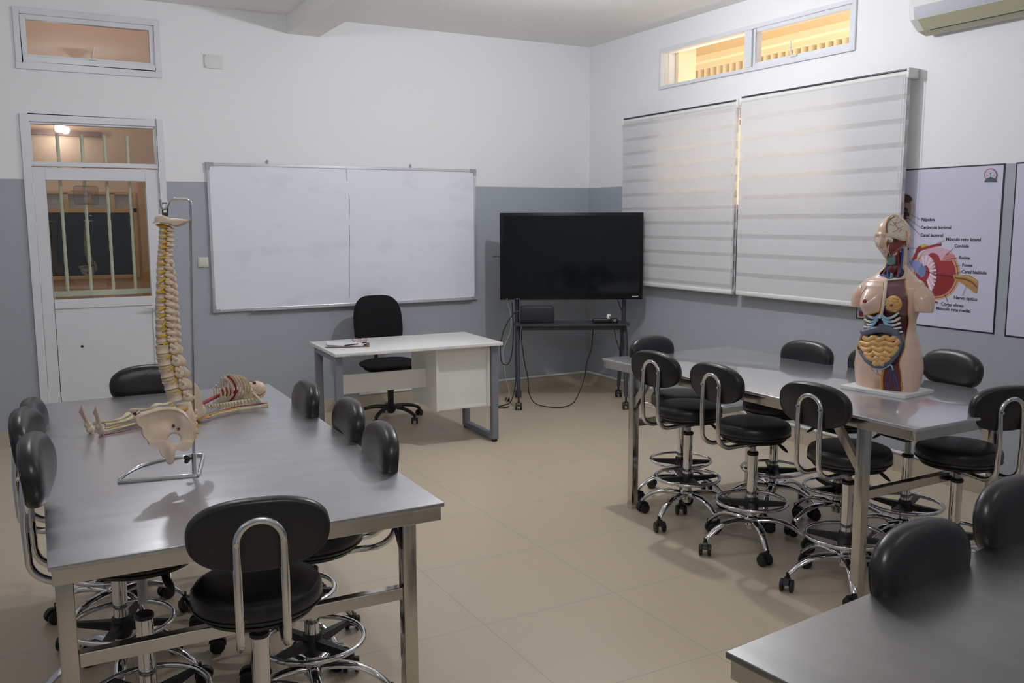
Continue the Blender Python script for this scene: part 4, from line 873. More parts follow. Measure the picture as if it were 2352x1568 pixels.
# sacrum
sc = MB(); puffy(sc, [(404, 932), (420, 926), (438, 928), (447, 945), (451, 970), (451, 995), (444, 1012), (436, 1005), (432, 975), (420, 950)], .03, .045)
for k in range(5): sc.ell(tuple(S(448-k*.5, 945+k*14, .03)), (.010, .011, .009), 10, 8)
sc.build('sacrum', M_BONE, sp, angle=80)
nv = MB()
for (u, v, a, b_) in ((452, 958, 7, 4), (452, 978, 6, -2), (440, 990, -10, 4), (451, 994, 5, 1), (432, 936, -14, 6), (412, 938, -12, 10), (399, 928, -8, 6), (445, 1004, 2, 8)):
    nv.tube([S(u, v, -.02), S(u+a, v+b_, -.025)], [.004, .0022], 8)
nv.build('nerve', M_NERVE, sp)
# hip bones: ring of rays between the obturator hole and the rim, given thickness and a flare
def hip(pix, hole, y, flare, th, name):
    hc = Vector((hole[0], hole[1])); K = 96; R_ = 14
    out_ = spline([(u, v, 0) for u, v in pix], 5, True)
    def cast(a):
        d = Vector((math.cos(a), math.sin(a))); best = 0
        for p, q in zip(out_, out_[1:]+out_[:1]):
            e = q-p; den = d.x*e.y-d.y*e.x
            if abs(den) < 1e-9: continue
            w_ = Vector((p.x-hc.x, p.y-hc.y)); t = (w_.x*e.y-w_.y*e.x)/den; s = (w_.x*d.y-w_.y*d.x)/den
            if t > 0 and -1e-6 <= s <= 1+1e-6: best = max(best, t)
        return best
    vs = []; fs = []
    for side in (-1, 1):
        for j in range(R_+1):
            f = j/R_
            for k in range(K):
                a = 2*PI*k/K; r0 = 1.0; hx = hole[2]*math.cos(a); hy = hole[3]*math.sin(a)
                A = Vector((hc.x+hx, hc.y+hy)); ro = cast(a); B = Vector((hc.x+ro*math.cos(a), hc.y+ro*math.sin(a))); p = A.lerp(B, f)
                edge = math.sqrt(max(0, 1-abs(2*f-1)**5)); t_ = th*(.12+.88*edge)*(1.6 if p.y > 1010 else 1)
                crest = th*.9*math.exp(-((f-.93)/.05)**2)*(1 if p.y < 960 else .4)
                q = S(p.x, p.y, y+flare(p.x, p.y)); q.y += side*(t_+crest); vs.append(q)
    n1 = (R_+1)*K
    for s_, o_ in ((0, 0), (1, n1)):
        for j in range(R_):
            for k in range(K): fs.append((o_+j*K+k, o_+j*K+(k+1) % K, o_+(j+1)*K+(k+1) % K, o_+(j+1)*K+k))
    for k in range(K): fs += [(k, (k+1) % K, n1+(k+1) % K, n1+k), (R_*K+k, R_*K+(k+1) % K, n1+R_*K+(k+1) % K, n1+R_*K+k)]
    return MB().add(vs, fs).build(name, M_BONE, sp, angle=80)
C4 = lambda x, y: (180+x/4.9, 820+y/4.9)
HP = [(632, 700), (650, 652), (740, 615), (830, 588), (920, 566), (1010, 557), (1110, 568), (1190, 610), (1240, 665), (1278, 740), (1292, 840), (1298, 940), (1275, 1000), (1235, 1045), (1170, 1057), (1105, 1042), (1085, 1080), (1088, 1140), (1070, 1192), (1028, 1206), (995, 1190), (985, 1155), (940, 1110), (912, 1060), (905, 1028), (860, 1000), (790, 985), (778, 945), (735, 900), (708, 855), (702, 790), (665, 765), (636, 735)]
def flare1(u, v):
    x = (u-400)/70.0; z = (960-v)/30.0
    return -.02 - .030*max(0, -x)**1.3 + .022*math.exp(-((u-375)/28)**2-((v-965)/20)**2) - .018*math.exp(-((u-395)/12)**2-((v-1035)/25)**2) - .010*math.exp(-((u-420)/14)**2-((v-965)/18)**2)
hip([C4(*p) for p in HP], (*C4(1080, 915), 14.0, 11.2), -.045, flare1, .0075, 'hip_bone')
puffy(MB(), [(412, 884), (424, 876), (440, 875), (452, 885), (461, 905), (467, 935), (462, 958), (452, 962), (446, 940), (440, 925), (430, 915), (420, 905)], .115, .007, fn=lambda p: .015*math.sin(p.x*30)).build('hip_bone', M_BONE, sp, angle=80)
for (x, y) in ((1070, 775), (1128, 808)):
    p = S(*C4(x, y), -.075); o = MB().tube([p, p+Vector((0, .012, 0))], .0045, 12); o.build('screw', mat('dark_screw', (0.1, 0.11, 0.13), 0.4, .6), sp)

# ================================================================== SMALL LYING SKELETON
KL = (-4.853, -3.86, TZ); KR = math.atan2(0.215, 0.70); kd = KR
sk_ray = local_ray(KL, KR)
def G(u, v, z):       # on the level z above the table
    o, d = sk_ray(u, v); t = (z-o.z)/d.z; p = o+d*t; return Vector((p.x, p.y, z))
sk_ = tag(empty('skeleton_model', None, None, KL, KR), 'small skeleton model with red vessels lying on its back on the left table', 'anatomical model')
def kb(name, pts, r, m=M_BONE2, flat=None, n=10): return MB().tube(spline(pts, 5), r if not isinstance(r, list) else [r[min(len(r)-1, int(i/(5*(len(pts)-1)+1)*len(r)))] for i in range(5*(len(pts)-1)+1)], n, flat=flat).build(name, m, sk_)
BR = [.011, .008, .006, .0055, .0055, .006, .008, .011]
kb('femur', [G(322, 952, .035), G(370, 945, .045), G(440, 938, .05)], BR)
kb('femur', [G(318, 955, .03)+Vector((0, .07, .01)), G(370, 950, .04)+Vector((0, .07, .01)), G(440, 942, .05)+Vector((0, .07, 0))], BR)
kb('tibia', [G(314, 955, .03), G(280, 968, .026), G(242, 977, .02)], BR)
kb('fibula', [G(314, 958, .018), G(282, 972, .012), G(242, 984, .012)], .0035)
kb('tibia', [G(312, 957, .035)+Vector((0, .07, 0)), G(280, 970, .03)+Vector((0, .05, 0)), G(228, 976, .02)+Vector((0, .05, 0))], BR)
kb('fibula', [G(310, 972, .014), G(275, 982, .010), G(232, 992, .010)], .0035)
for i, (u, v) in enumerate(((233, 992), (207, 988))):
    hb_ = G(u, v, .012); ft = MB(); ft.ell((hb_.x, hb_.y, .016), (.015, .013, .016), 12, 8); ft.ell((hb_.x+.004-.012, hb_.y, .035), (.014, .013, .014), 10, 8)
    for k in range(5):
        dx = (-.012 if i else -.002); y = hb_.y-.014+.007*k
        ft.tube([(hb_.x-.006, hb_.y+(y-hb_.y)*.6, .035), (hb_.x+dx-.010, y, .075), (hb_.x+dx-.018, y, .112-.006*k), (hb_.x+dx-.017, y, .120-.007*k)], [.005, .0038, .003, .0022], 7)
    ft.build('foot', M_BONE, sk_)
pv = MB(); pc = G(452, 945, .04)
for s in (-1, 1): pv.ell((pc.x, pc.y+.03+s*.040, .042), (.035, .022, .038), 14, 10, Matrix.Identity(4)); pv.ell((pc.x-.03, pc.y+.03+s*.022, .030), (.018, .012, .014), 10, 8)
pv.ell((pc.x+.01, pc.y+.03, .025), (.03, .025, .022), 12, 8); pv.build('pelvis', M_BONE2, sk_, angle=80)
kb('patella_ligament', [G(318, 946, .045), G(310, 952, .04)], .010, M_DARKRED)
# spine, ribs, breastbone
c0 = G(478, 935, .022); c1 = G(545, 928, .022); c2 = G(592, 918, .03)
spn = MB()
for k in range(17):
    t = k/16; p = c0.lerp(c1, t/.62) if t < .62 else c1.lerp(c2, (t-.62)/.38); p = p+Vector((0, .02, 0)); spn.lathe([(.008, -.005), (.0095, -.004), (.0075, 0), (.0095, .004), (.008, .005)], n=12, M=Matrix.Translation(p) @ Matrix.Rotation(PI/2, 4, 'Y'))
    spn.tube([p, p+Vector((-.005, 0, -.016))], .0035, 6); spn.tube([p+Vector((0, -.016, -.004)), p+Vector((0, .016, -.004))], .003, 6)
spn.build('spine', M_BONE2, sk_)
rc = G(535, 931, .0)+Vector((0, .03, 0)); RX0, RX1 = G(500, 934, .0).x, G(572, 926, .0).x
for k in range(10):
    t = k/9; x = RX0+(RX1-RX0)*t; ww = .052*math.sin(PI*(.30+.52*(1-t)))+.004; hh = .050*math.sin(PI*(.30+.50*(1-t)))+.008
    for s in (-1, 1):
        pts = [(x-.016+.022*math.sin(a), rc.y+s*ww*math.sin(a), .020+hh-hh*math.cos(a)) for a in [PI*i/14*(.92 if k > 2 else .72) for i in range(15)]]
        MB().tube(pts, .0035, 8, flat=(1.5, .8)).build('rib', M_RED if (k == 4 and s == -1) else M_BONE2, sk_)
stn = MB(); stn.tube([(RX0+.035, rc.y, .118), (RX1-.02, rc.y, .112), (RX1+.002, rc.y, .098)], [.006, .007, .009], 10, flat=(1.8, .6)); stn.build('breastbone', M_BONE2, sk_)
MB().tube(spline([G(470, 908+22, .05)+Vector((0, .03, 0)), (RX0+.02, rc.y+.0, .05), (RX1-.03, rc.y, .055)], 5), .008, 10).build('aorta', M_RED, sk_)
MB().ell((RX0+.05, rc.y, .06), (.03, .028, .022), 14, 10).build('heart', M_RED, sk_)
kb('clavicle', [Vector((RX1, rc.y, .095)), Vector((RX1+.012, rc.y-.03, .09)), Vector((RX1+.004, rc.y-.062, .06))], .004)
kb('scapula', [Vector((RX1-.02, rc.y-.03, .02)), Vector((RX1+.0, rc.y-.055, .035)), Vector((RX1+.008, rc.y-.065, .06))], .010, flat=(1.4, .5))
sh_ = G(616, 931, .02); el = G(546, 941, .012); wr = G(483, 955, .012)
kb('humerus', [Vector((RX1+.008, rc.y-.065, .05)), sh_+Vector((-.015, .01, .01))], .005)
kb('humerus', [sh_, sh_.lerp(el, .5), el], [.010, .007, .006, .006, .007, .011]); kb('radius_bone', [el, el.lerp(wr, .5)+Vector((0, -.004, .003)), wr], [.008, .005, .0045, .006]); kb('ulna_bone', [el+Vector((0, .008, .0)), el.lerp(wr, .5)+Vector((0, .010, 0)), wr+Vector((0, .006, 0))], .0042)
kb('red_vessel', [sh_+Vector((0, .004, .011)), el+Vector((0, .004, .013)), wr+Vector((0, 0, .009))], .0024, M_RED)
kb('yellow_nerve', [el+Vector((0, -.004, .010)), wr+Vector((0, -.003, .009)), G(458, 962, .01)], .0020, M_NERVE)
hd = MB(); hw = G(478, 958, .012); hd.ell(tuple(hw), (.012, .012, .007), 10, 8)
for k in range(5): hd.tube([hw+Vector((-.005, -.009+.0045*k, 0)), hw+Vector((-.03, -.014+.007*k, .004)), hw+Vector((-.052+.003*abs(k-2), -.018+.009*k, -.004))], [.0035, .003, .002], 7)
hd.build('hand', mat('orange_bone', srgb(204, 148, 96), 0.5), sk_)
hd = MB(); hw = G(392, 932, .05)+Vector((0, .05, 0)); hd.ell(tuple(hw), (.014, .012, .006), 10, 8)
for k in range(5): hd.tube([hw+Vector((-.005, -.009+.0045*k, 0)), hw+Vector((-.035, -.012+.007*k, .006)), hw+Vector((-.062+.003*abs(k-2), -.016+.008*k, -.002))], [.0035, .003, .002], 7)
hd.build('hand', M_BONE2, sk_)
kb('ulna_bone', [hw, hw+Vector((.09, .03, .01)), hw+Vector((.18, .05, .01))], .0045)
kb('yellow_nerve', [G(318, 972, .012), G(290, 974, .016), G(245, 984, .014)], .0024, M_NERVE)
kb('red_vessel', [G(330, 978, .006), G(285, 990, .005), G(240, 998, .005)], .0020, M_RED)
kb('vein', [G(310, 968, .010), G(295, 971, .012), G(270, 975, .012)], .0050, mat('pale_blue_vein', srgb(140, 172, 176), .5), flat=(.4, 1.6))
# skull, face up, crown towards the far right corner of the table
sq = G(598, 922, .0)+Vector((.005, .035, .048)); q = MB()
q.ell(tuple(sq), (.044, .038, .042), 24, 16); q.ell((sq.x-.034, sq.y, sq.z+.014), (.024, .027, .030), 18, 12)
q.tube(spline([(sq.x-.018, sq.y-.030, sq.z-.010), (sq.x-.05, sq.y-.026, sq.z+.012), (sq.x-.062, sq.y, sq.z+.032), (sq.x-.05, sq.y+.026, sq.z+.012), (sq.x-.018, sq.y+.030, sq.z-.010)], 5), .006, 8, flat=(1.4, .8))
q.build('skull', M_BONE, sk_, angle=80)
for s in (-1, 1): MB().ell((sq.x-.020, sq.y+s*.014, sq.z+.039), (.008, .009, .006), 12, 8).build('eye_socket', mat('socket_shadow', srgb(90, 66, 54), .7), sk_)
MB().tube(spline([(sq.x-.012, sq.y-.030, sq.z+.026), (sq.x-.032, sq.y-.0335, sq.z+.012), (sq.x-.046, sq.y-.024, sq.z+.018)], 5), .0032, 8).build('cheekbone', M_BONE2, sk_)
MB().ell((sq.x-.030, sq.y-.022, sq.z-.008), (.018, .012, .016), 14, 10).build('neck_tissue', mat('yellow_tissue', srgb(196, 166, 96), .5), sk_)
MB().tube(spline([(sq.x-.035, sq.y-.030, sq.z-.012), (sq.x-.005, sq.y-.036, sq.z-.018), (sq.x+.022, sq.y-.033, sq.z-.006)], 5), .0016, 6).build('red_vessel', M_RED, sk_)

# a second spine model stands in the laboratory across the corridor
ft_ = tag(empty('laboratory_bench', None, None, (-4.2, 5.2, 0)), 'grey bench in the dim room seen through the door glass', 'bench')
MB().rbox(-.6, .6, -.3, .9, .82, .86, .005).build('bench_top', M_STEELT, ft_); 
for x in (-.55, .55):
    for y in (-.25, .85): MB().box(x-.02, x+.02, y-.02, y+.02, 0, .82).build('leg', M_STEELT, ft_, smooth=False)
for a, lb in ((st_, 'distant chrome hook stand seen small through the door glass'), (sp, 'distant spine model seen small through the door glass')):
    c = copy_tree(a); c.location = (-4.17, 5.35, .86); c['label'] = lb
lamp('far_room_light', 'POINT', (-4.2, 4.6, 2.3), 7, (0.95, 0.97, 1.0), 0.2)

# ================================================================== OPEN TORSO MODEL
TL, TR = (-1.456, -4.745, TZ), math.radians(-83)
to = tag(empty('torso_model', None, None, TL, TR), 'female anatomical torso model opened on one side, on the table by the eye poster', 'anatomical model')
MB().rbox(-.168, .168, -.122, .122, 0, .020, .003).build('base_plate', M_WHITE, to, angle=50)
MB().box(-.085, -.03, -.1225, -.1215, .0085, .0115).build('maker_strip', mat('pale_ink', srgb(150, 148, 150), .6), to, smooth=False)
RING = [(0.02, .150, .085, .090, 0), (.06, .157, .090, .098, 0), (.12, .162, .094, .105, 0), (.18, .157, .092, .100, 0), (.24, .143, .084, .086, 0), (.30, .122, .076, .078, 0), (.345, .120, .078, .080, 0), (.41, .136, .088, .090, 0), (.46, .148, .088, .094, .004),
        (.50, .156, .080, .090, .008), (.525, .140, .070, .082, .012), (.545, .104, .055, .068, .018), (.565, .082, .048, .060, .022), (.58, .064, .046, .055, .022), (.60, .047, .044, .050, .022), (.66, .046, .044, .052, .020), (.70, .045, .046, .052, .012)]
def rp(h):
    for a, b in zip(RING, RING[1:]):
        if h <= b[0]:
            t = max(0, (h-a[0])/(b[0]-a[0])); t = t*t*(3-2*t)*.5+t*.5; return [a[i]+(b[i]-a[i])*t for i in range(1, 5)]
    return list(RING[-1][1:])
def bump(s, h):
    g = lambda s0, h0, a, ss, sh: a*math.exp(-((s-s0)/ss)**2-((h-h0)/sh)**2)
    b = g(-.072, .425, .040, .048, .050)+g(-.072, .400, .014, .030, .030)+g(0, .155, .010, .07, .06)
    b -= .030*math.exp(-(s/.013)**2)*max(0, min(1, (.10-h)/.05))
    b -= .010*math.exp(-(s/.02)**2)*math.exp(-((h-.43)/.05)**2)
    return b
def F(s, h):          # how far the front skin stands forward at (side, height)
    w_, df, db, yc = rp(h); q = max(0, 1-(abs(s)/w_)**2.3); return df*q**(1/2.3)+bump(s, h)*min(1, q*3)-yc
tr_ray = local_ray(TL, TR)
def TP(u, v, off=0.0):
    o, d = tr_ray(u, v); f = .08; p = None
    for _ in range(14):
        t = (-f-o.y)/d.y; p = o+d*t; f = .6*f+.4*(F(p.x, p.z)+off)
    return Vector((p.x, -F(p.x, p.z)-off, p.z))
def shp(pix): return [(q.x, q.z) for q in (TP(u, v) for u, v in pix)]
def inside(poly, x, y):
    c = False; j = len(poly)-1
    for i in range(len(poly)):
        if (poly[i][1] > y) != (poly[j][1] > y) and x < (poly[j][0]-poly[i][0])*(y-poly[i][1])/(poly[j][1]-poly[i][1])+poly[i][0]: c = not c
        j = i
    return c
smo = lambda P_, n=4: [(p.x, p.y) for p in spline([(a, b, 0) for a, b in P_], n, True)]
CAV = smo(shp([(2035, 642), (2060, 640), (2080, 640), (2085, 680), (2086, 720), (2083, 765), (2078, 800), (2066, 832), (2070, 862), (2070, 900), (2050, 904), (2028, 902), (2025, 868), (2030, 842), (2008, 845), (1988, 828), (1973, 808), (1966, 788), (1968, 768), (1977, 750), (1981, 728), (2000, 721), (2022, 712), (2030, 680)]))
CHEST = smo(shp([(2036, 644), (2060, 641), (2079, 642), (2084, 680), (2085, 722), (2060, 722), (2030, 712), (2032, 680)]))
THIGH = smo(shp([(2064, 834), (2070, 862), (2070, 902), (2028, 902), (2025, 868), (2031, 845), (2050, 838)]))
NECK = smo(shp([(2037, 590), (2056, 586), (2077, 575), (2076, 600), (2075, 634), (2050, 638), (2020, 630), (2032, 615), (2037, 603)]))
M_SKIN = mat('glossy_skin_plastic', srgb(226, 194, 172), 0.24, coat=0.35); M_THIGH = mat('thigh_muscle', srgb(112, 50, 44), 0.35, coat=.3, noise=.3, nscale=60, stretch=(3, 3, .4))
M_CHEST = mat('chest_muscle', srgb(112, 76, 80), 0.3, coat=.4); M_FAT = mat('golden_fat', srgb(206, 150, 66), 0.4, coat=.2); M_PALE = mat('pale_cut_edge', srgb(222, 214, 206), .35, coat=.2)
hs = [0.02+(.70-.02)*i/230 for i in range(231)]; NA = 240; tb = MB(); vs = []; meta = []
for h in hs:
    w_, df, db, yc = rp(h)
    for k in range(NA):
        a = 2*PI*k/NA; ca, sa = math.cos(a), math.sin(a); s = w_*math.copysign(abs(ca)**(2/2.3), ca)
        if sa < 0:
            y = -F(s, h); r_ = 0
            if inside(CAV, s, h): r_ = .014 if not (inside(CHEST, s, h) or inside(THIGH, s, h)) else .006
            elif inside(NECK, s, h): r_ = .006
            y += r_*min(1, -sa*3)
        else:
            y = db*abs(sa)**(2/2.3)+yc+.012*math.exp(-((h-.13)/.05)**2)*min(1, sa*2)*(1-.8*math.exp(-(s/.02)**2))
        vs.append((s, y, h))
N = len(hs)
for j in range(N-1):
    for k in range(NA):
        idx = (j*NA+k, j*NA+(k+1) % NA, (j+1)*NA+(k+1) % NA, (j+1)*NA+k); cx_ = sum(vs[i][0] for i in idx)/4; cz_ = sum(vs[i][2] for i in idx)/4; cy_ = sum(vs[i][1] for i in idx)/4
        mi = 0
        if k >= NA//2:
            if inside(CHEST, cx_, cz_): mi = 3
            elif inside(THIGH, cx_, cz_): mi = 2
            elif inside(CAV, cx_, cz_): mi = 1
            elif inside(NECK, cx_, cz_) and abs(cx_) < .86*rp(cz_)[0]: mi = 1
        tb.f.append(idx); tb.mi.append(mi)
tb.v = vs; tb.f += [tuple(range(NA-1, -1, -1)), tuple(range((N-1)*NA, N*NA))]; tb.mi += [0, 0]
for s in (-1, 1):       # arm stumps
    pts = spline([(s*.095, .012, .476), (s*.130, .010, .472), (s*.152, .008, .450), (s*.160, .004, .420), (s*.163, .0, .392)], 6); n_ = len(pts)
    tb.cur = 0; tb.tube(pts, [.040+.008*math.sin(PI*i/(n_-1))-.002*(i/(n_-1)) for i in range(n_)], 28, flat=(1.0, 1.15))
body = tb.build('body', [M_SKIN, M_DARKRED, M_THIGH, M_CHEST], to, angle=55)
def strip(name, pix, r, m, off=0.0, n=5, flat=None, parent=None, rr=None):
    q = spline([TP(u, v, off) for u, v in pix], n); return MB().tube(q, rr(len(q)) if rr else r, 10, flat=flat).build(name, m, parent or to)
def loopline(name, P_, r, m): return MB().tube([Vector((s, -F(s, h)-.0005, h)) for s, h in [(max(-.985*rp(b)[0], min(.985*rp(b)[0], a)), b) for a, b in P_]], r, 8, closed=True).build(name, m, to)
loopline('cut_edge', CAV, .0022, M_FAT); loopline('cut_edge', NECK, .0018, M_PALE)
strip('breastbone', [(2036, 644), (2033, 670), (2029, 700), (2024, 722), (2020, 730)], .006, M_PALE, .001, flat=(1, 1.2)); strip('breastbone_top', [(2035, 643), (2050, 642), (2066, 640), (2078, 639)], .0045, M_PALE, .001)
strip('fat_line', [(2029, 650), (2026, 680), (2021, 710), (2018, 722)], .0016, M_FAT, .0)
strip('chest_seam', [(1999, 649), (1990, 660), (1981, 672), (1977, 684)], .0022, mat('seam_red', srgb(120, 50, 40), .4), -.0008)
for u, v, nm in ((1986, 692, 'nipple'),): p = TP(u, v); MB().ell((p.x, p.y, p.z), (.011, .006, .011), 14, 8).build(nm, mat('nipple_red', srgb(150, 50, 60), .4), to)
mg = MB(); p = TP(2052, 698); mg.ell((p.x, p.y+.004, p.z), (.040, .020, .039), 28, 16)
for k in range(80):
    a = random.uniform(0, 2*PI); r_ = math.sqrt(random.random())*.036; mg.ell((p.x+r_*math.cos(a), p.y+.004-.018*math.sqrt(max(0, 1-(r_/.042)**2)), p.z+r_*math.sin(a)), (.006, .004, .005), 8, 6)
mg.build('mammary_gland', mat('gland_yellow', srgb(214, 168, 104), .4), to, angle=80)
p = TP(2052, 700); MB().ell((p.x, p.y-.016, p.z), (.008, .004, .006), 12, 8).build('nipple', mat('nipple_red', srgb(150, 50, 60), .4), to)
M_CART = mat('rib_cartilage_blue', srgb(158, 196, 220), .35, coat=.3); M_RIB = mat('rib_white', srgb(222, 224, 222), .35, coat=.3)
for pts in ([(2024, 722), (2036, 731), (2052, 727), (2064, 717)], [(2026, 726), (2036, 737), (2052, 738), (2068, 729)], [(2027, 732), (2038, 744), (2052, 747), (2069, 741)], [(2030, 739), (2041, 751), (2054, 755), (2071, 752)], [(2034, 747), (2046, 759), (2058, 763), (2074, 762)],
            [(2020, 722), (2010, 730), (2002, 729), (1993, 724)], [(2019, 726), (2010, 736), (2000, 739), (1984, 733)], [(2016, 733), (2006, 744), (1996, 746), (1983, 742)], [(2010, 741), (2002, 750), (1994, 752), (1982, 750)]):
    q = spline([TP(u, v, .0) for u, v in pts], 6); k_ = int(len(q)*.62); b_ = MB().tube(q[:k_+1], .0060, 10).build('rib', M_CART, to); MB().tube(q[k_:], [.006, .0060]+[.0058]*(len(q)-k_-3)+[.0038], 10).build('rib_end', M_RIB, b_)
M_GUTG = mat('grey_gut', srgb(96, 106, 122), .5, coat=.08, noise=.2, nscale=60)
strip('large_intestine', [(1982, 762), (1990, 763), (2000, 760), (2012, 757), (2026, 756), (2040, 758), (2052, 762), (2062, 768)], .017, M_GUTG, .004, rr=lambda n: [.0155+.0025*abs(math.sin(i*.62)) for i in range(n)])
strip('large_intestine', [(2060, 768), (2068, 785), (2064, 803), (2054, 820), (2042, 832), (2024, 840), (2004, 836), (1988, 822), (1978, 806)], .012, M_GUTG, .0, rr=lambda n: [.011+.002*abs(math.sin(i*.6)) for i in range(n)])
strip('stomach_edge', [(2020, 748), (2034, 750), (2048, 756)], .010, M_GUTG, .002)
M_GUT = mat('yellow_intestine', srgb(222, 176, 110), .38, coat=.35)
gp = []
for r_, (v, ua, ub) in enumerate(((777, 1984, 2058), (789, 1979, 2062), (801, 1980, 2060), (813, 1987, 2054), (824, 1998, 2044), (833, 2006, 2030))):
    us = [ua+(ub-ua)*i/6 for i in range(7)]; us = us if r_ % 2 == 0 else us[::-1]
    gp += [(u, v+(2.6 if i % 2 else -2.6)) for i, u in enumerate(us)]
q = spline([TP(u, v, .003) for u, v in gp], 6); q = [Vector((p.x, p.y+.003*math.sin(i*.55), p.z)) for i, p in enumerate(q)]
MB().ell(tuple(TP(2018, 803, -.012)), (.076, .016, .057), 30, 16).build('gut_bed', M_GUT, to)
MB().tube(q, [.0122+.0016*math.sin(i*.8) for i in range(len(q))], 14).build('small_intestine', M_GUT, to, angle=80)
strip('ligament', [(2004, 845), (2022, 848), (2036, 843), (2046, 838), (2052, 850)], .0035, M_CART, .002)
for pts, r_ in (([(2046, 845), (2040, 862), (2034, 880), (2030, 898)], .0020), ([(2046, 845), (2047, 862), (2044, 882), (2040, 900)], .0022), ([(2046, 845), (2053, 858), (2060, 874), (2063, 892)], .0030), ([(2053, 858), (2054, 872), (2056, 888), (2058, 900)], .0018), ([(2040, 862), (2037, 874)], .0014)):
    strip('thigh_vein', pts, r_, M_BLUE, -.005)
strip('inner_fat', [(2029, 848), (2026, 866), (2026, 884), (2028, 902)], .0060, mat('orange_fat', srgb(206, 134, 60), .45, bump=.4, bscale=120), -.002)
strip('groin_crease', [(2000, 843), (2006, 852), (2016, 860), (2024, 864)], .0012, mat('seam_red', (.2, .05, .04), .4), -.0003)
strip('groin_crease', [(2013, 847), (2016, 856), (2023, 864)], .0012, mat('seam_red', (.2, .05, .04), .4), -.0003)
# neck: windpipe, gland, vessels
p = TP(2048, 596, .003); MB().rbox(p.x-.018, p.x+.018, p.y-.012, p.y+.014, p.z-.026, p.z+.018, .008).build('larynx', mat('teal_cartilage', srgb(112, 142, 146), .3, coat=.4), to)
p = TP(2050, 618, .0); MB().ell(tuple(p), (.022, .012, .026), 16, 10).build('thyroid', mat('thyroid_red', srgb(92, 30, 36), .35, coat=.4), to)
strip('windpipe', [(2050, 610), (2049, 625), (2048, 640)], .008, mat('teal_cartilage', (.2, .3, .3), .3), -.002)
strip('neck_vein', [(2040, 604), (2039, 620), (2040, 640)], .0055, M_BLUE, .0); strip('neck_vein', [(2075, 570), (2072, 590), (2069, 612), (2062, 638)], .0062, M_BLUE, .003)
strip('artery', [(2062, 636), (2064, 612), (2062, 590), (2066, 572)], .0050, M_RED, .002); strip('neck_vein', [(2024, 632), (2034, 634), (2044, 640)], .005, M_BLUE, .0)
strip('neck_muscle', [(2038, 606), (2035, 618), (2029, 629)], .0045, mat('rust_muscle', srgb(140, 66, 40), .4, coat=.3), .0)

# head: turned towards its right shoulder
hdm = Matrix.Translation((-.010, .002, .730)) @ Matrix.Rotation(math.radians(-2), 4, 'Z')
def skull_r(az, el):
    # az 0 = face, +90 = its left ear; returns radius of the head along that direction
    ca, sa, ce, se_ = math.cos(az), math.sin(az), math.cos(el), math.sin(el)
    rx, ry, rz_ = .0735, (.088 if ca > 0 else .096), (.102 if se_ > 0 else .100)
    r_ = 1/math.sqrt((sa*ce/rx)**2+(ca*ce/ry)**2+(se_/rz_)**2)
    x, z, f = r_*sa*ce, r_*se_, ca
    g = lambda x0, z0, a, sx, sz: a*math.exp(-((x-x0)/sx)**2-((z-z0)/sz)**2)
    if f > 0:
        r_ += g(0, -.030, .020, .0085, .014)+g(0, -.010, .009, .0065, .022)                 # nose
        r_ += g(0, .016, .004, .035, .008)-g(.030, -.003, .010, .014, .010)-g(-.030, -.003, .010, .014, .010)+g(.030, -.004, .006, .010, .006)+g(-.030, -.004, .006, .010, .006)
        r_ += g(0, -.054, .007, .017, .0045)+g(0, -.063, .0065, .014, .004)-g(0, -.0585, .003, .018, .0016)+g(0, -.083, .010, .018, .012)-g(0, -.072, .003, .014, .004)
        r_ += g(.038, -.030, .003, .016, .016)+g(-.038, -.030, .003, .016, .016)
    if se_ < 0: r_ *= 1-.20*(-se_)**1.5*abs(sa) - .06*(-se_)*(1 if f < 0 else 0)
    return r_
def HPnt(az, el, off=0.0):
    r_ = skull_r(az, el)+off; return hdm @ Vector((r_*math.sin(az)*math.cos(el), -r_*math.cos(az)*math.cos(el), r_*math.sin(el)))
hd_ray_o = None
def HA(u, v):        # direction (az, el) on the head under the photo's point
    o, d = tr_ray(u, v); inv = hdm.inverted(); o2 = inv @ o; d2 = (inv.to_3x3() @ d).normalized()
    tc = -o2.dot(d2); t = tc-.12
    for _ in range(60):
        p = o2+d2*t; r_ = p.length; az = math.atan2(p.x, -p.y); el = math.asin(max(-1, min(1, p.z/r_))); g = r_-skull_r(az, el)
        if g < .0004: break
        t += max(g*.5, .0003)
        if t > tc: break
    return az, el
def hpoly(pix, n=4): return [(p.x, p.y) for p in spline([(*HA(u, v), 0) for u, v in pix], n, True)]
BRAIN = hpoly([(2036, 536), (2035, 520), (2042, 503), (2054, 495), (2066, 499), (2078, 510), (2082, 524), (2074, 530), (2060, 534)])
BAND = hpoly([(2034, 538), (2050, 536), (2074, 530), (2083, 524), (2086, 552), (2076, 553), (2066, 545), (2050, 543), (2036, 552)])
CHEEK = hpoly([(2036, 562), (2040, 550), (2052, 547), (2068, 552), (2084, 556), (2084, 572), (2074, 584), (2056, 592), (2044, 594), (2040, 580)])
NU, NV = 320, 230; vs = []; hb = MB()
for j in range(NV+1):
    el = -PI/2+PI*j/NV
    for k in range(NU):
        az = -PI+2*PI*k/NU; off = -.006 if (inside(CHEEK, az, el) or inside(BRAIN, az, el)) else 0; vs.append(HPnt(az, el, off))
for j in range(NV):
    el = -PI/2+PI*(j+.5)/NV
    for k in range(NU):
        az = -PI+2*PI*(k+.5)/NU; hb.f.append((j*NU+k, j*NU+(k+1) % NU, (j+1)*NU+(k+1) % NU, (j+1)*NU+k))
        hb.mi.append(1 if inside(BRAIN, az, el) else (2 if inside(BAND, az, el) else (3 if inside(CHEEK, az, el) else 0)))
hb.v = vs; M_BRAIN = mat('brain_cream', srgb(222, 212, 196), .3, coat=.3, bump=.35, bscale=45)
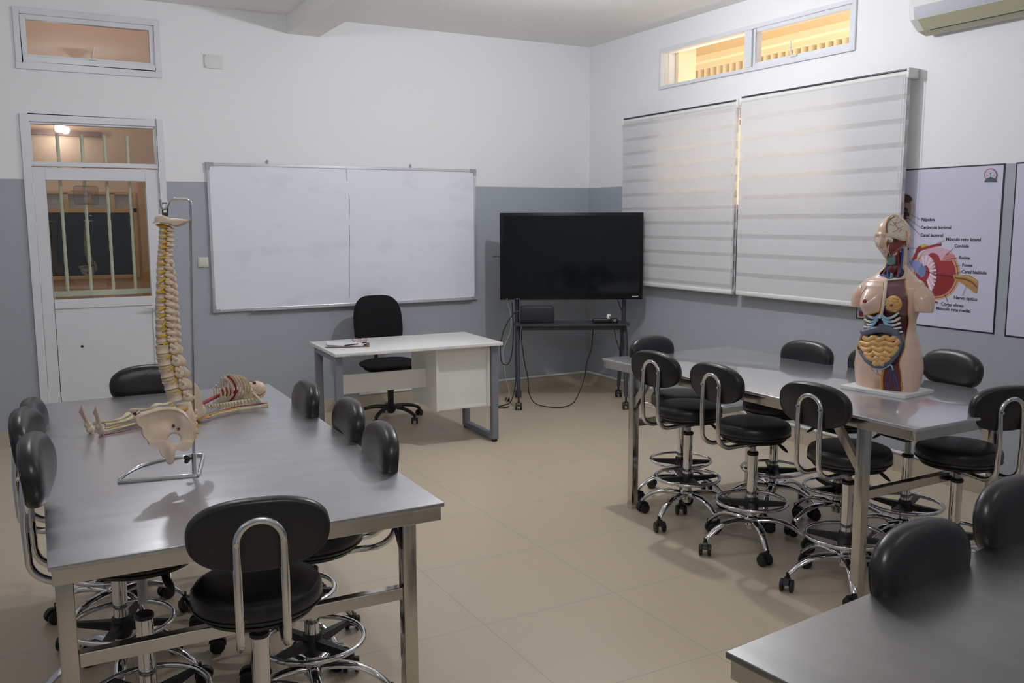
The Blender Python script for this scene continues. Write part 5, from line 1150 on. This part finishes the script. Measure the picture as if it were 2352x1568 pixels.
hb.build('head', [M_SKIN, M_BRAIN, mat('skull_white', srgb(228, 216, 202), .3, coat=.3), mat('cheek_muscle', srgb(158, 84, 78), .35, coat=.3, noise=.3, nscale=50)], to, angle=50)
def hstrip(name, pix, r, m, off=.0, n=5): return MB().tube(spline([HPnt(*HA(u, v), off) for u, v in pix], n), r, 8).build(name, m, to)
hstrip('fat_line', [(2036, 534), (2034, 518), (2041, 501), (2053, 493), (2066, 495)], .0030, M_FAT, .0005); hstrip('blue_line', [(2038, 534), (2037, 518), (2044, 504), (2055, 497)], .0016, mat('dark_blue_line', srgb(60, 70, 110), .4), .0005)
hstrip('fat_line', [(2081, 530), (2083, 542), (2082, 556)], .0024, M_FAT, .001)
for pts in ([(2046, 502), (2056, 512), (2064, 524)], [(2056, 512), (2070, 506), (2072, 500)], [(2056, 512), (2062, 500)], [(2064, 524), (2076, 518)], [(2050, 532), (2060, 528), (2064, 524)], [(2044, 512), (2052, 516), (2056, 512)], [(2066, 532), (2072, 524)]): hstrip('brain_vessel', pts, .0011, mat('vessel_pink', srgb(176, 70, 84), .4), -.005)
e_ = HPnt(*HA(2046, 552), -.004); MB().ell(tuple(e_), (.011, .011, .011), 16, 10).build('eyeball', M_PALE, to)
e_ = HPnt(*HA(2045, 552), .0065); MB().ell(tuple(e_), (.004, .004, .004), 10, 8).build('pupil', mat('teal_cartilage', (.1, .2, .2), .3), to)
hk = MB(); e_ = HPnt(*HA(2058, 553), -.006); hk.ell(tuple(e_), (.012, .009, .007), 14, 8); hk.build('orbit_hollow', M_DARKRED, to)
hstrip('jaw_nerve', [(2042, 562), (2040, 575), (2044, 586), (2045, 594)], .0018, M_PALE, .0); hstrip('jaw_muscle', [(2082, 558), (2070, 570), (2056, 580), (2046, 588)], .0060, mat('jaw_muscle', srgb(170, 98, 90), .35, coat=.3), -.006)
for s in (-1, 1):        # ears
    E_ = hdm @ Matrix.Translation((s*.0735, .008, -.012)) @ Matrix.Rotation(s*math.radians(22), 4, 'Z'); ea = MB()
    ea.ell((0, 0, 0), (.007, .018, .030), 18, 12, E_); ea.tube([E_ @ Vector((s*.006, .017*math.cos(t)-.001, .028*math.sin(t))) for t in [math.radians(-60+15*i) for i in range(18)]], .0042, 8); ea.build('ear', M_SKIN, to, angle=80)
